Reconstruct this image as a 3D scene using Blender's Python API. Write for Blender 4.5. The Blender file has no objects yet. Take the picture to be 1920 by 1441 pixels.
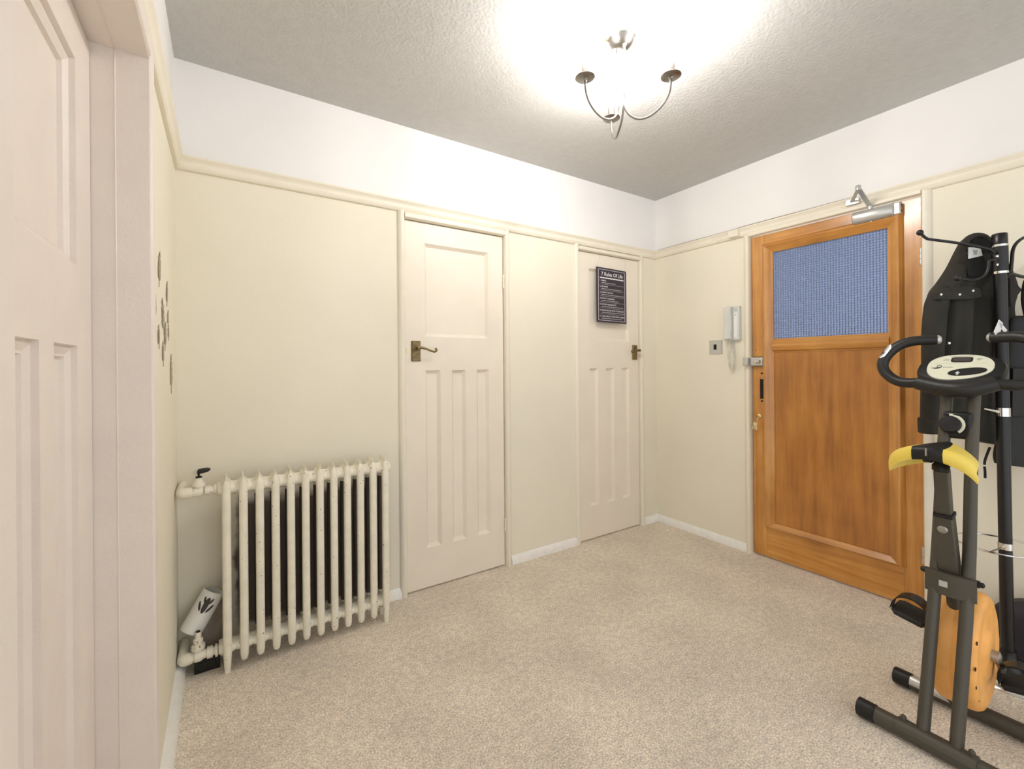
import bpy, bmesh, math, random
from mathutils import Vector, Matrix, Quaternion
random.seed(7)
PI = math.pi
scn = bpy.context.scene
COL = scn.collection

# ------------------------------------------------------------------ camera
F, Y0, TH, PCX, ROLL = 823.5, 686.0, 0.5705, 948.6, -0.0081
CAM = Vector((-2.794, -2.213, 1.193))
cd = bpy.data.cameras.new('camera')
cd.sensor_fit = 'HORIZONTAL'; cd.sensor_width = 36.0
cd.lens = F / 1920 * 36.0
cd.shift_x = (960 - PCX) / 1920
cd.shift_y = (Y0 - 720.5) / 1920
cd.clip_start = 0.02
cam = bpy.data.objects.new('camera', cd); COL.objects.link(cam)
cam.matrix_world = Matrix.Translation(CAM) @ (Matrix.Rotation(-TH, 4, 'Z') @ Matrix.Rotation(PI / 2, 4, 'X') @ Matrix.Rotation(ROLL, 4, 'Z'))
scn.camera = cam

# ------------------------------------------------------------------ world, exposure
wd = bpy.data.worlds.new('world'); scn.world = wd; wd.use_nodes = True
bg = wd.node_tree.nodes['Background']
bg.inputs[0].default_value = (0.93, 0.96, 1.0, 1)
WORLD_STRENGTH = 0.95
BULB_STRENGTH = 345.0
bg.inputs[1].default_value = WORLD_STRENGTH
vs = scn.view_settings
vs.view_transform = 'Standard'; vs.look = 'None'; vs.gamma = 1.0; vs.use_curve_mapping = False
vs.exposure = 0.55

# photo pixel -> world helpers (a pixel gives a direction, depth comes from the thing's place)
FW = Vector((math.sin(TH), math.cos(TH), 0)); RT = Vector((math.cos(TH), -math.sin(TH), 0)); UP = Vector((0, 0, 1))
def ray(px, py):
    u, v = px - PCX, py - Y0
    c, s = math.cos(ROLL), math.sin(ROLL)
    return FW + RT * ((u * c + v * s) / F) - UP * ((-u * s + v * c) / F)
def D(px, py, d): return CAM + ray(px, py) * d
def PX(px, py, x):
    r = ray(px, py); return CAM + r * ((x - CAM.x) / r.x)
def PY(px, py, y):
    r = ray(px, py); return CAM + r * ((y - CAM.y) / r.y)
def PZ(px, py, z):
    r = ray(px, py); return CAM + r * ((z - CAM.z) / r.z)

# ------------------------------------------------------------------ materials
def newmat(name):
    m = bpy.data.materials.new(name); m.use_nodes = True
    nt = m.node_tree; b = nt.nodes['Principled BSDF']
    return m, nt, b
def pmat(name, col, rough=0.5, metal=0.0, var=0.0, vscale=6.0, bump=0.0, bscale=200.0, coat=0.0, spec=0.5, detail=3.0):
    m, nt, b = newmat(name)
    N, L = nt.nodes, nt.links
    b.inputs['Base Color'].default_value = (*col, 1)
    b.inputs['Roughness'].default_value = rough
    b.inputs['Metallic'].default_value = metal
    b.inputs['Specular IOR Level'].default_value = spec
    b.inputs['Coat Weight'].default_value = coat
    b.inputs['Coat Roughness'].default_value = 0.12
    tc = N.new('ShaderNodeNewGeometry')
    if var > 0:
        n = N.new('ShaderNodeTexNoise'); n.inputs['Scale'].default_value = vscale; n.inputs['Detail'].default_value = detail
        L.new(tc.outputs['Position'], n.inputs['Vector'])
        r = N.new('ShaderNodeMapRange'); r.inputs[1].default_value = 0.3; r.inputs[2].default_value = 0.7
        r.inputs[3].default_value = 1 - var; r.inputs[4].default_value = 1 + var
        L.new(n.outputs['Fac'], r.inputs[0])
        mx = N.new('ShaderNodeMix'); mx.data_type = 'RGBA'; mx.blend_type = 'MULTIPLY'; mx.inputs[0].default_value = 1
        mx.inputs[6].default_value = (*col, 1); L.new(r.outputs[0], mx.inputs[7]); L.new(mx.outputs[2], b.inputs['Base Color'])
    if bump > 0:
        n2 = N.new('ShaderNodeTexNoise'); n2.inputs['Scale'].default_value = bscale; n2.inputs['Detail'].default_value = 2
        L.new(tc.outputs['Position'], n2.inputs['Vector'])
        bp = N.new('ShaderNodeBump'); bp.inputs['Strength'].default_value = bump; bp.inputs['Distance'].default_value = 0.004
        L.new(n2.outputs['Fac'], bp.inputs['Height']); L.new(bp.outputs[0], b.inputs['Normal'])
    return m

M = {}
M['ceiling'] = pmat('ceiling_paint', (0.58, 0.57, 0.55), 0.9, bump=0.45, bscale=85, var=0.03, vscale=30)
M['door_paint'] = pmat('cream_gloss', (0.875, 0.795, 0.675), 0.42, var=0.025, vscale=5, bump=0.05, bscale=60, spec=0.35)
M['left_door_paint'] = pmat('pinkish_cream_gloss', (0.84, 0.76, 0.69), 0.4, var=0.025, vscale=9, bump=0.16, bscale=110, spec=0.35)
M['trim_paint'] = pmat('trim_cream', (0.86, 0.80, 0.665), 0.38, var=0.02, vscale=12, spec=0.4)
M['skirting'] = pmat('skirting_white', (0.94, 0.92, 0.87), 0.4, var=0.04, vscale=30)
M['rad'] = pmat('radiator_paint', (0.86, 0.80, 0.65), 0.4, var=0.07, vscale=40, bump=0.12, bscale=90)
def rad_mat():
    m, nt, b = newmat('radiator_paint'); N, L = nt.nodes, nt.links
    b.inputs['Roughness'].default_value = 0.42
    g = N.new('ShaderNodeNewGeometry'); s = N.new('ShaderNodeSeparateXYZ'); L.new(g.outputs['Position'], s.inputs[0])
    def noise(sc, det): 
        n = N.new('ShaderNodeTexNoise'); n.inputs['Scale'].default_value = sc; n.inputs['Detail'].default_value = det; L.new(g.outputs['Position'], n.inputs['Vector']); return n
    def mth(op, a, b_=None):
        k = N.new('ShaderNodeMath'); k.operation = op
        for i, v in enumerate((a, b_)):
            if v is None: continue
            if isinstance(v, (int, float)): k.inputs[i].default_value = v
            else: L.new(v, k.inputs[i])
        return k.outputs[0]
    n = noise(18, 3)
    # near-black brown over the column backs, between the two headers
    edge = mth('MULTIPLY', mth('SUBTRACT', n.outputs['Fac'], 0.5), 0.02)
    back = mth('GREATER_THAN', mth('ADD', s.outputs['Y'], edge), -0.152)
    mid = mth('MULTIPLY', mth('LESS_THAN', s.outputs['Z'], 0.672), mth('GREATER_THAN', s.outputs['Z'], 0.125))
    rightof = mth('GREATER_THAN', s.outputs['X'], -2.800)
    dark_back = mth('MULTIPLY', mth('MULTIPLY', back, mid), rightof)
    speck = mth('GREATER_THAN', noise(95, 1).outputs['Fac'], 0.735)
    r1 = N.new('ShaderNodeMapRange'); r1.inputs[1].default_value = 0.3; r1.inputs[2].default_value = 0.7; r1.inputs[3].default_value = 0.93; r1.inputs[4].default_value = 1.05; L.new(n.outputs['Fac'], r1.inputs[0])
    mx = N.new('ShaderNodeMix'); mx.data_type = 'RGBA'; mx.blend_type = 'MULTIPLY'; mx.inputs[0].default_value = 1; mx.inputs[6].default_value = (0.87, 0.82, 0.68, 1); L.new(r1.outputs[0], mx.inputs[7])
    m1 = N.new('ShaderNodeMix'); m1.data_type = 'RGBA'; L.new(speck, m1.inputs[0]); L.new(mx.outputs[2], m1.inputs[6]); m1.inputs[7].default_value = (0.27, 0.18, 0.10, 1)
    m2 = N.new('ShaderNodeMix'); m2.data_type = 'RGBA'; L.new(dark_back, m2.inputs[0]); L.new(m1.outputs[2], m2.inputs[6]); m2.inputs[7].default_value = (0.075, 0.06, 0.05, 1)
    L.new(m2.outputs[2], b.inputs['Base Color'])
    return m
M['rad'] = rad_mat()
M['chrome'] = pmat('chrome', (0.75, 0.74, 0.72), 0.15, 1.0)
M['nickel'] = pmat('brushed_nickel', (0.33, 0.31, 0.285), 0.28, 1.0)
M['silver'] = pmat('silver_paint', (0.62, 0.62, 0.60), 0.35, 0.7)
M['brass'] = pmat('aged_brass', (0.23, 0.17, 0.08), 0.38, 0.9, var=0.25, vscale=60)
M['key_brass'] = pmat('key_brass', (0.75, 0.58, 0.28), 0.3, 1.0)
M['black'] = pmat('black_plastic', (0.010, 0.0095, 0.009), 0.42, spec=0.4)
M['foam'] = pmat('black_foam', (0.012, 0.011, 0.0095), 0.42, bump=0.1, bscale=300)
M['frame'] = pmat('charcoal_powder_coat', (0.080, 0.070, 0.052), 0.45, 0.25, bump=0.06, bscale=500)
M['stand'] = pmat('black_tube', (0.009, 0.008, 0.009), 0.3)
M['orange'] = pmat('orange_plastic', (0.95, 0.46, 0.12), 0.5, var=0.14, vscale=14)
M['yellow'] = pmat('yellow_vinyl', (0.88, 0.66, 0.11), 0.42, var=0.03, vscale=30)
M['console'] = pmat('console_cream', (0.80, 0.79, 0.62), 0.4)
M['jacket'] = pmat('black_jacket', (0.022, 0.019, 0.0125), 0.8, var=0.22, vscale=14, bump=0.4, bscale=55)
M['coat'] = pmat('black_coat', (0.03, 0.027, 0.023), 0.85, var=0.15, vscale=18, bump=0.3, bscale=60)
M['bag'] = pmat('black_nylon', (0.009, 0.009, 0.010), 0.62, var=0.2, vscale=20, bump=0.2, bscale=120)
M['plum'] = pmat('dark_plum_nylon', (0.026, 0.02, 0.027), 0.6, var=0.2, vscale=20, bump=0.2, bscale=90)
M['lining'] = pmat('dark_lining', (0.008, 0.008, 0.008), 0.9)
M['white'] = pmat('white_plastic', (0.86, 0.85, 0.82), 0.4)
M['phone'] = pmat('intercom_plastic', (0.70, 0.71, 0.66), 0.45)
M['phone_dark'] = pmat('intercom_grey', (0.42, 0.42, 0.40), 0.5)
M['vase'] = pmat('white_ceramic', (0.90, 0.88, 0.83), 0.25)
M['motif'] = pmat('motif_brown', (0.045, 0.035, 0.035), 0.5)
M['card'] = pmat('brown_card', (0.40, 0.33, 0.27), 0.8, var=0.15, vscale=25)
M['sign'] = pmat('sign_dark', (0.034, 0.026, 0.04), 0.55)
M['sign_line'] = pmat('sign_line', (0.55, 0.50, 0.53), 0.6)
M['sign_text'] = pmat('sign_text', (0.88, 0.84, 0.86), 0.6)
M['decal'] = pmat('decal_grey_brown', (0.36, 0.31, 0.22), 0.45, var=0.3, vscale=120)
M['dark_hole'] = pmat('dark_hole', (0.008, 0.006, 0.005), 0.8)
M['screw'] = pmat('zinc', (0.45, 0.43, 0.40), 0.4, 0.9)
M['screen'] = pmat('lcd', (0.07, 0.06, 0.05), 0.25)
M['string'] = pmat('string', (0.75, 0.72, 0.66), 0.8)

def wall_mat(name, low, high, zsplit, dark_patch=None):
    m, nt, b = newmat(name); N, L = nt.nodes, nt.links
    b.inputs['Roughness'].default_value = 0.75; b.inputs['Specular IOR Level'].default_value = 0.25
    g = N.new('ShaderNodeNewGeometry')
    s = N.new('ShaderNodeSeparateXYZ'); L.new(g.outputs['Position'], s.inputs[0])
    gt = N.new('ShaderNodeMath'); gt.operation = 'GREATER_THAN'; gt.inputs[1].default_value = zsplit; L.new(s.outputs['Z'], gt.inputs[0])
    mx = N.new('ShaderNodeMix'); mx.data_type = 'RGBA'; mx.inputs[6].default_value = (*low, 1); mx.inputs[7].default_value = (*high, 1)
    L.new(gt.outputs[0], mx.inputs[0])
    n = N.new('ShaderNodeTexNoise'); n.inputs['Scale'].default_value = 2.2; n.inputs['Detail'].default_value = 4; L.new(g.outputs['Position'], n.inputs['Vector'])
    r = N.new('ShaderNodeMapRange'); r.inputs[1].default_value = 0.3; r.inputs[2].default_value = 0.7; r.inputs[3].default_value = 0.975; r.inputs[4].default_value = 1.025
    L.new(n.outputs['Fac'], r.inputs[0])
    m2 = N.new('ShaderNodeMix'); m2.data_type = 'RGBA'; m2.blend_type = 'MULTIPLY'; m2.inputs[0].default_value = 1
    L.new(mx.outputs[2], m2.inputs[6]); L.new(r.outputs[0], m2.inputs[7])
    L.new(m2.outputs[2], b.inputs['Base Color'])
    if dark_patch:   # darker brown patch with uneven edges, behind the radiator
        x0, x1, z0, z1 = dark_patch
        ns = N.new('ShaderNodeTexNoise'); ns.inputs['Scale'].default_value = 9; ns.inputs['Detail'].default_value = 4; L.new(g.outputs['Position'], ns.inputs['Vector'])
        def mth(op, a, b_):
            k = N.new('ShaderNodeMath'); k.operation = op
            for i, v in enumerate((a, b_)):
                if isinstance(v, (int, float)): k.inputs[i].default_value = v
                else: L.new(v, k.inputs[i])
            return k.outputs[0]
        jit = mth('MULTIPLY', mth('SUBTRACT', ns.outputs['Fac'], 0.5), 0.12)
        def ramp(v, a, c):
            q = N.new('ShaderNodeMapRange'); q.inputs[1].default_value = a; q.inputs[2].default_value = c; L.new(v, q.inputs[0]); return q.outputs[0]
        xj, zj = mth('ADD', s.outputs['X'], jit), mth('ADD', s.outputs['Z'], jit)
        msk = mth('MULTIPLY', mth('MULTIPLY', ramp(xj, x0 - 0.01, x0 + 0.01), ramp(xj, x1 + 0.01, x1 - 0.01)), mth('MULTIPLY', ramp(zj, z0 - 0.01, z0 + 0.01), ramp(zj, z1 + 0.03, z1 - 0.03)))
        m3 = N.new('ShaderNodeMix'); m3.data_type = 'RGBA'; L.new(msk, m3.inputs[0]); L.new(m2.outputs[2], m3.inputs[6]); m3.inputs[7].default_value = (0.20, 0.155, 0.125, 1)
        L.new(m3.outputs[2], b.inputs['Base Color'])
    n2 = N.new('ShaderNodeTexNoise'); n2.inputs['Scale'].default_value = 70; n2.inputs['Detail'].default_value = 3; L.new(g.outputs['Position'], n2.inputs['Vector'])
    bp = N.new('ShaderNodeBump'); bp.inputs['Strength'].default_value = 0.10; bp.inputs['Distance'].default_value = 0.004
    L.new(n2.outputs['Fac'], bp.inputs['Height']); L.new(bp.outputs[0], b.inputs['Normal'])
    return m
M['wall'] = wall_mat('wall_paint', (0.86, 0.805, 0.665), (0.88, 0.86, 0.84), 2.03)
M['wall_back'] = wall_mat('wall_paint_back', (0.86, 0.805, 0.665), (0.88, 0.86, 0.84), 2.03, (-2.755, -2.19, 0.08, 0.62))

def carpet_mat():
    m, nt, b = newmat('carpet'); N, L = nt.nodes, nt.links
    b.inputs['Roughness'].default_value = 0.95; b.inputs['Specular IOR Level'].default_value = 0.1
    g = N.new('ShaderNodeNewGeometry')
    def noise(sc, det, a, c):
        n = N.new('ShaderNodeTexNoise'); n.inputs['Scale'].default_value = sc; n.inputs['Detail'].default_value = det
        L.new(g.outputs['Position'], n.inputs['Vector'])
        r = N.new('ShaderNodeMapRange'); r.inputs[1].default_value = 0.32; r.inputs[2].default_value = 0.68; r.inputs[3].default_value = a; r.inputs[4].default_value = c
        L.new(n.outputs['Fac'], r.inputs[0]); return n, r.outputs[0]
    n1, a1 = noise(170, 3, 0.66, 1.30)
    n2, a2 = noise(3.0, 4, 0.90, 1.09)
    n3, a3 = noise(38, 2, 0.90, 1.09)
    x = N.new('ShaderNodeMath'); x.operation = 'MULTIPLY'; L.new(a1, x.inputs[0]); L.new(a2, x.inputs[1])
    y = N.new('ShaderNodeMath'); y.operation = 'MULTIPLY'; L.new(x.outputs[0], y.inputs[0]); L.new(a3, y.inputs[1])
    mx = N.new('ShaderNodeMix'); mx.data_type = 'RGBA'; mx.blend_type = 'MULTIPLY'; mx.inputs[0].default_value = 1
    mx.inputs[6].default_value = (0.82, 0.725, 0.60, 1); L.new(y.outputs[0], mx.inputs[7]); L.new(mx.outputs[2], b.inputs['Base Color'])
    bp = N.new('ShaderNodeBump'); bp.inputs['Strength'].default_value = 0.6; bp.inputs['Distance'].default_value = 0.008
    L.new(n1.outputs['Fac'], bp.inputs['Height']); L.new(bp.outputs[0], b.inputs['Normal'])
    return m
M['carpet'] = carpet_mat()

def wood_mat(name, c1, c2, c3, vertical=True, sc=1.0):
    m, nt, b = newmat(name); N, L = nt.nodes, nt.links
    b.inputs['Roughness'].default_value = 0.36; b.inputs['Coat Weight'].default_value = 0.9; b.inputs['Coat Roughness'].default_value = 0.2
    g = N.new('ShaderNodeNewGeometry')
    mp = N.new('ShaderNodeMapping'); L.new(g.outputs['Position'], mp.inputs['Vector'])
    mp.inputs['Scale'].default_value = (34 * sc, 34 * sc, 2.0) if vertical else (34 * sc, 2.0, 34 * sc)
    n = N.new('ShaderNodeTexNoise'); n.inputs['Scale'].default_value = 1.0; n.inputs['Detail'].default_value = 6; n.inputs['Roughness'].default_value = 0.6
    L.new(mp.outputs[0], n.inputs['Vector'])
    n2 = N.new('ShaderNodeTexNoise'); n2.inputs['Scale'].default_value = 4.0; n2.inputs['Detail'].default_value = 3
    L.new(g.outputs['Position'], n2.inputs['Vector'])
    mxf = N.new('ShaderNodeMath'); mxf.operation = 'MULTIPLY_ADD'; mxf.inputs[1].default_value = 0.62
    L.new(n.outputs['Fac'], mxf.inputs[0])
    k = N.new('ShaderNodeMath'); k.operation = 'MULTIPLY'; k.inputs[1].default_value = 0.38; L.new(n2.outputs['Fac'], k.inputs[0]); L.new(k.outputs[0], mxf.inputs[2])
    cr = N.new('ShaderNodeValToRGB'); L.new(mxf.outputs[0], cr.inputs[0])
    e = cr.color_ramp.elements; e[0].position = 0.33; e[0].color = (*c1, 1); e[1].position = 0.68; e[1].color = (*c3, 1)
    mid = cr.color_ramp.elements.new(0.5); mid.color = (*c2, 1)
    L.new(cr.outputs[0], b.inputs['Base Color'])
    bp = N.new('ShaderNodeBump'); bp.inputs['Strength'].default_value = 0.08; bp.inputs['Distance'].default_value = 0.003
    L.new(n.outputs['Fac'], bp.inputs['Height']); L.new(bp.outputs[0], b.inputs['Normal'])
    return m
WC = ((0.36, 0.135, 0.018), (0.57, 0.245, 0.040), (0.73, 0.37, 0.082))
M['wood_v'] = wood_mat('varnished_oak_upright', *WC)
M['wood_h'] = wood_mat('varnished_oak_level', *WC, vertical=False)
M['wood_panel'] = wood_mat('varnished_oak_veneer', (0.29, 0.100, 0.010), (0.46, 0.175, 0.022), (0.62, 0.27, 0.045), sc=0.7)

def glass_mat():
    m, nt, b = newmat('pressed_blue_glass'); N, L = nt.nodes, nt.links
    b.inputs['Base Color'].default_value = (0.36, 0.46, 0.70, 1)
    b.inputs['Roughness'].default_value = 0.18
    b.inputs['Transmission Weight'].default_value = 0.55
    b.inputs['IOR'].default_value = 1.45
    g = N.new('ShaderNodeNewGeometry'); s = N.new('ShaderNodeSeparateXYZ'); L.new(g.outputs['Position'], s.inputs[0])
    outs = []
    for ax in ('Y', 'Z'):
        k = N.new('ShaderNodeMath'); k.operation = 'MULTIPLY'; k.inputs[1].default_value = 2 * PI / 0.0135; L.new(s.outputs[ax], k.inputs[0])
        si = N.new('ShaderNodeMath'); si.operation = 'SINE'; L.new(k.outputs[0], si.inputs[0])
        outs.append(si.outputs[0])
    ad = N.new('ShaderNodeMath'); ad.operation = 'ADD'; L.new(outs[0], ad.inputs[0]); L.new(outs[1], ad.inputs[1])
    bp = N.new('ShaderNodeBump'); bp.inputs['Strength'].default_value = 0.7; bp.inputs['Distance'].default_value = 0.0022
    L.new(ad.outputs[0], bp.inputs['Height']); L.new(bp.outputs[0], b.inputs['Normal'])
    return m
M['glass'] = glass_mat()

def emit_mat(name, col, st):
    m, nt, b = newmat(name)
    b.inputs['Base Color'].default_value = (0.9, 0.9, 0.9, 1)
    b.inputs['Emission Color'].default_value = (*col, 1); b.inputs['Emission Strength'].default_value = st
    return m
M['bulb'] = emit_mat('lit_bulb', (1.0, 0.965, 0.93), BULB_STRENGTH)

# ------------------------------------------------------------------ mesh helpers
class MB:
    def __init__(self): self.v = []; self.f = []
    def add(self, vs, fs):
        o = len(self.v); self.v += [Vector(p) for p in vs]; self.f += [tuple(i + o for i in q) for q in fs]; return self
    def box(self, a, b):
        x0, x1 = sorted((a[0], b[0])); y0, y1 = sorted((a[1], b[1])); z0, z1 = sorted((a[2], b[2]))
        return self.add([(x0, y0, z0), (x1, y0, z0), (x1, y1, z0), (x0, y1, z0), (x0, y0, z1), (x1, y0, z1), (x1, y1, z1), (x0, y1, z1)],
                        [(0, 3, 2, 1), (4, 5, 6, 7), (0, 1, 5, 4), (1, 2, 6, 5), (2, 3, 7, 6), (3, 0, 4, 7)])
    def rings(self, rings, closed=True, cap=True):
        n = len(rings[0]); vs = [p for r in rings for p in r]; fs = []
        for i in range(len(rings) - 1):
            for j in range(n if closed else n - 1):
                k = (j + 1) % n
                fs.append((i * n + j, i * n + k, (i + 1) * n + k, (i + 1) * n + j))
        if cap:
            fs.append(tuple(reversed(range(n)))); fs.append(tuple((len(rings) - 1) * n + j for j in range(n)))
        return self.add(vs, fs)
    def tube(self, pts, r, n=12, smooth=0, cap=True, flat=None):
        pts = [Vector(p) for p in pts]
        rs = r if isinstance(r, (list, tuple)) else [r] * len(pts)
        if smooth: pts, rs = catmull(pts, rs, smooth)
        t0 = (pts[1] - pts[0]).normalized()
        a = Vector((0, 0, 1)) if abs(t0.z) < 0.9 else Vector((1, 0, 0))
        u = t0.cross(a).normalized(); rings = []
        for i, p in enumerate(pts):
            t = (pts[min(i + 1, len(pts) - 1)] - pts[max(i - 1, 0)]).normalized()
            u = (u - t * u.dot(t)).normalized(); w = t.cross(u)
            rings.append([p + (u * math.cos(2 * PI * k / n) + w * math.sin(2 * PI * k / n) * (flat or 1)) * rs[i] for k in range(n)])
        return self.rings(rings, cap=cap)
    def lathe(self, o, axis, prof, n=24, cap=True):
        o = Vector(o); t = Vector(axis).normalized()
        a = Vector((0, 0, 1)) if abs(t.z) < 0.9 else Vector((1, 0, 0))
        u = t.cross(a).normalized(); w = t.cross(u)
        rings = [[o + t * h + (u * math.cos(2 * PI * k / n) + w * math.sin(2 * PI * k / n)) * max(r, 1e-4) for k in range(n)] for r, h in prof]
        return self.rings(rings, cap=cap)
    def prism(self, poly, ext):
        ext = Vector(ext); n = len(poly); p = [Vector(q) for q in poly]
        fs = [tuple(reversed(range(n))), tuple(range(n, 2 * n))] + [(j, (j + 1) % n, n + (j + 1) % n, n + j) for j in range(n)]
        return self.add(p + [q + ext for q in p], fs)
    def build(self, name, mat, parent=None, bevel=0.0, smooth=None, seg=2):
        me = bpy.data.meshes.new(name)
        org = parent_origin(parent)
        me.from_pydata([tuple(p - org) for p in self.v], [], self.f)
        bm = bmesh.new(); bm.from_mesh(me); bmesh.ops.recalc_face_normals(bm, faces=bm.faces); bm.to_mesh(me); bm.free()
        me.materials.append(M[mat] if isinstance(mat, str) else mat)
        o = bpy.data.objects.new(name, me); COL.objects.link(o)
        if parent is not None: o.parent = parent
        ORG[o.name] = org
        if bevel:
            md = o.modifiers.new('bevel', 'BEVEL'); md.width = bevel; md.segments = seg; md.limit_method = 'ANGLE'; md.angle_limit = math.radians(40)
        if smooth is None or smooth:
            ang = math.radians(40 if smooth is None else smooth)
            for p in me.polygons: p.use_smooth = True
            try: me.set_sharp_from_angle(angle=ang)
            except Exception: pass
        return o
def catmull(pts, rs, k):
    P, R = [], []
    n = len(pts)
    for i in range(n - 1):
        p0, p1, p2, p3 = pts[max(i - 1, 0)], pts[i], pts[i + 1], pts[min(i + 2, n - 1)]
        for j in range(k):
            t = j / k
            P.append(0.5 * ((2 * p1) + (p2 - p0) * t + (2 * p0 - 5 * p1 + 4 * p2 - p3) * t * t + (3 * p1 - p0 - 3 * p2 + p3) * t ** 3))
            R.append(rs[i] + (rs[i + 1] - rs[i]) * t)
    P.append(pts[-1]); R.append(rs[-1])
    return P, R
ORG = {}
def parent_origin(p):
    return ORG.get(p.name, Vector((0, 0, 0))) if p is not None else Vector((0, 0, 0))
def tag(o, label, cat, group=None, kind=None):
    o['label'] = label; o['category'] = cat
    if group: o['group'] = group
    if kind: o['kind'] = kind
    return o
def thing(name, label, cat, loc=(0, 0, 0), group=None, kind=None):
    o = bpy.data.objects.new(name, None); COL.objects.link(o); o.location = loc; o.empty_display_size = 0.05
    ORG[o.name] = Vector(loc)
    return tag(o, label, cat, group, kind)
def B(name, a, b, mat, parent=None, bevel=0.0): return MB().box(a, b).build(name, mat, parent, bevel)

# ================================================================== THE ROOM
H, W = 2.45, 2.956          # ceiling height, width of the back wall
YB = -3.5                    # hall runs on behind the viewer
TK = 0.13
YE = -1.86                   # the decal wall ends here: cut short so world light fills the right wall
# door openings
D1 = (-2.000, -1.384); D2 = (-0.802, -0.190); DZ = 1.968
FD = (-0.718, -1.528); FZ = 2.012            # front door, in right wall
LD = (-0.828, -1.680); LZ = 1.961            # door in left wall

st = lambda o, l, c: tag(o, l, c, kind='structure')
st(B('floor', (-W - 2.2, YB, -0.1), (0.3, 0.3, 0.0), 'carpet'), 'beige flecked fitted carpet of the hallway', 'floor')
st(B('ceiling', (-W - 2.2, YB, H), (0.3, 0.3, H + 0.1), 'ceiling'), 'stippled pale grey painted ceiling', 'ceiling')
w = MB()
w.box((-W - TK, 0, 0), (D1[0], TK, DZ)); w.box((D1[1], 0, 0), (D2[0], TK, DZ)); w.box((D2[1], 0, 0), (TK, TK, DZ)); w.box((-W - TK, 0, DZ), (TK, TK, H))
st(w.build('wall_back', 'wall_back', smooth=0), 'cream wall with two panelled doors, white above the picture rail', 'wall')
w = MB()
w.box((0, 0, 0), (TK, FD[0], FZ)); w.box((0, FD[1], 0), (TK, YB, FZ)); w.box((0, 0, FZ), (TK, YB, H))
st(w.build('wall_right', 'wall', smooth=0), 'cream wall with the wooden front door, white above the rail', 'wall')
w = MB()
w.box((-W, 0, 0), (-W - TK, LD[0], LZ)); w.box((-W, LD[1], 0), (-W - TK, YE, LZ)); w.box((-W, 0, LZ), (-W - TK, YE, H))
st(w.build('wall_left', 'wall', smooth=0), 'narrow cream wall with flower decals beside the recessed door', 'wall')

# picture rails (profile swept along the wall)
def rail_profile(z0=2.0, z1=2.056):
    return [(0.0, z0), (0.012, z0 + 0.001), (0.019, z0 + 0.008), (0.021, z0 + 0.018), (0.016, z0 + 0.026), (0.017, z0 + 0.034), (0.026, z0 + 0.043), (0.030, z0 + 0.049), (0.029, z1), (0.0, z1 + 0.001)]
def sweep_profile(mb, prof, p0, p1, out):
    out = Vector(out)
    mb.rings([[Vector((p[0], p[1], 0)) + out * d + Vector((0, 0, z)) for d, z in prof] for p in (p0, p1)])
    return mb
t = sweep_profile(MB(), rail_profile(), (-W, 0), (0, 0), (0, -1, 0)).build('trim_1', 'trim_paint'); st(t, 'cream picture rail running above the two panelled doors', 'picture rail')
t = sweep_profile(MB(), rail_profile(2.003, 2.058), (0, 0), (0, YB), (-1, 0, 0)).build('trim_2', 'trim_paint'); st(t, 'cream picture rail running above the wooden front door', 'picture rail')
t = sweep_profile(MB(), rail_profile(), (-W, 0), (-W, YE), (1, 0, 0)).build('trim_3', 'trim_paint'); st(t, 'cream picture rail on the wall with the decals', 'picture rail')

# skirting
def skirt(mb, p0, p1, out, h=0.052, d=0.014):
    return sweep_profile(mb, [(0, 0), (d, 0), (d, h * 0.45), (d * 0.55, h * 0.88), (0.0, h)], p0, p1, out)
m_ = MB(); skirt(m_, (-W, 0), (D1[0] - 0.03, 0), (0, -1, 0)); skirt(m_, (D1[1] + 0.036, 0), (D2[0] - 0.004, 0), (0, -1, 0)); skirt(m_, (D2[1] + 0.026, 0), (0, 0), (0, -1, 0))
st(m_.build('baseboard_back', 'skirting'), 'low white skirting along the wall with two panelled doors', 'skirting')
m_ = MB(); skirt(m_, (0, 0), (0, FD[0] + 0.03), (-1, 0, 0)); skirt(m_, (0, FD[1] - 0.035), (0, YB), (-1, 0, 0))
st(m_.build('baseboard_right', 'skirting'), 'low white skirting beside the wooden front door', 'skirting')
m_ = MB(); skirt(m_, (-W, 0), (-W, LD[0] + 0.066), (1, 0, 0), 0.055, 0.028); skirt(m_, (-W, LD[1] - 0.066), (-W, YE), (1, 0, 0), 0.055, 0.028)
st(m_.build('baseboard_left', 'skirting'), 'white skirting beneath the decals', 'skirting')

# architraves: a rounded strip round each opening
def casing_profile(wd, dp): # (across, out)
    return [(0, 0), (0, dp * 0.55), (wd * 0.14, dp * 0.9), (wd * 0.4, dp), (wd * 0.72, dp * 0.86), (wd * 0.95, dp * 0.42), (wd, 0)]
def casing(name, label, along, base, a, b, ztop, wd, dp, out, top=True, inner=0.0):
    """along: unit vec along wall, base: point on wall plane, a<b positions along, strips run to the picture rail"""
    al, out = Vector(along), Vector(out); mb = MB(); pr = casing_profile(wd, dp)
    for s, e in ((a, -1), (b, 1)):
        mb.rings([[Vector(base) + al * (s + e * (c - inner)) + out * o + UP * z for c, o in pr] for z in (0.0, 2.004)])
    if top:
        mb.rings([[Vector(base) + al * s + out * o + UP * (ztop + c - inner) for c, o in pr] for s in (a, b)])
    return st(mb.build(name, 'trim_paint'), label, 'door frame')
casing('trim_4', 'cream architrave round the door with the long lever handle', (1, 0, 0), (0, 0, 0), D1[0], D1[1], DZ, 0.036, 0.022, (0, -1, 0))
casing('trim_5', 'cream architrave round the door with the hanging sign', (1, 0, 0), (0, 0, 0), D2[0], D2[1], DZ, 0.03, 0.02, (0, -1, 0))
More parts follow.
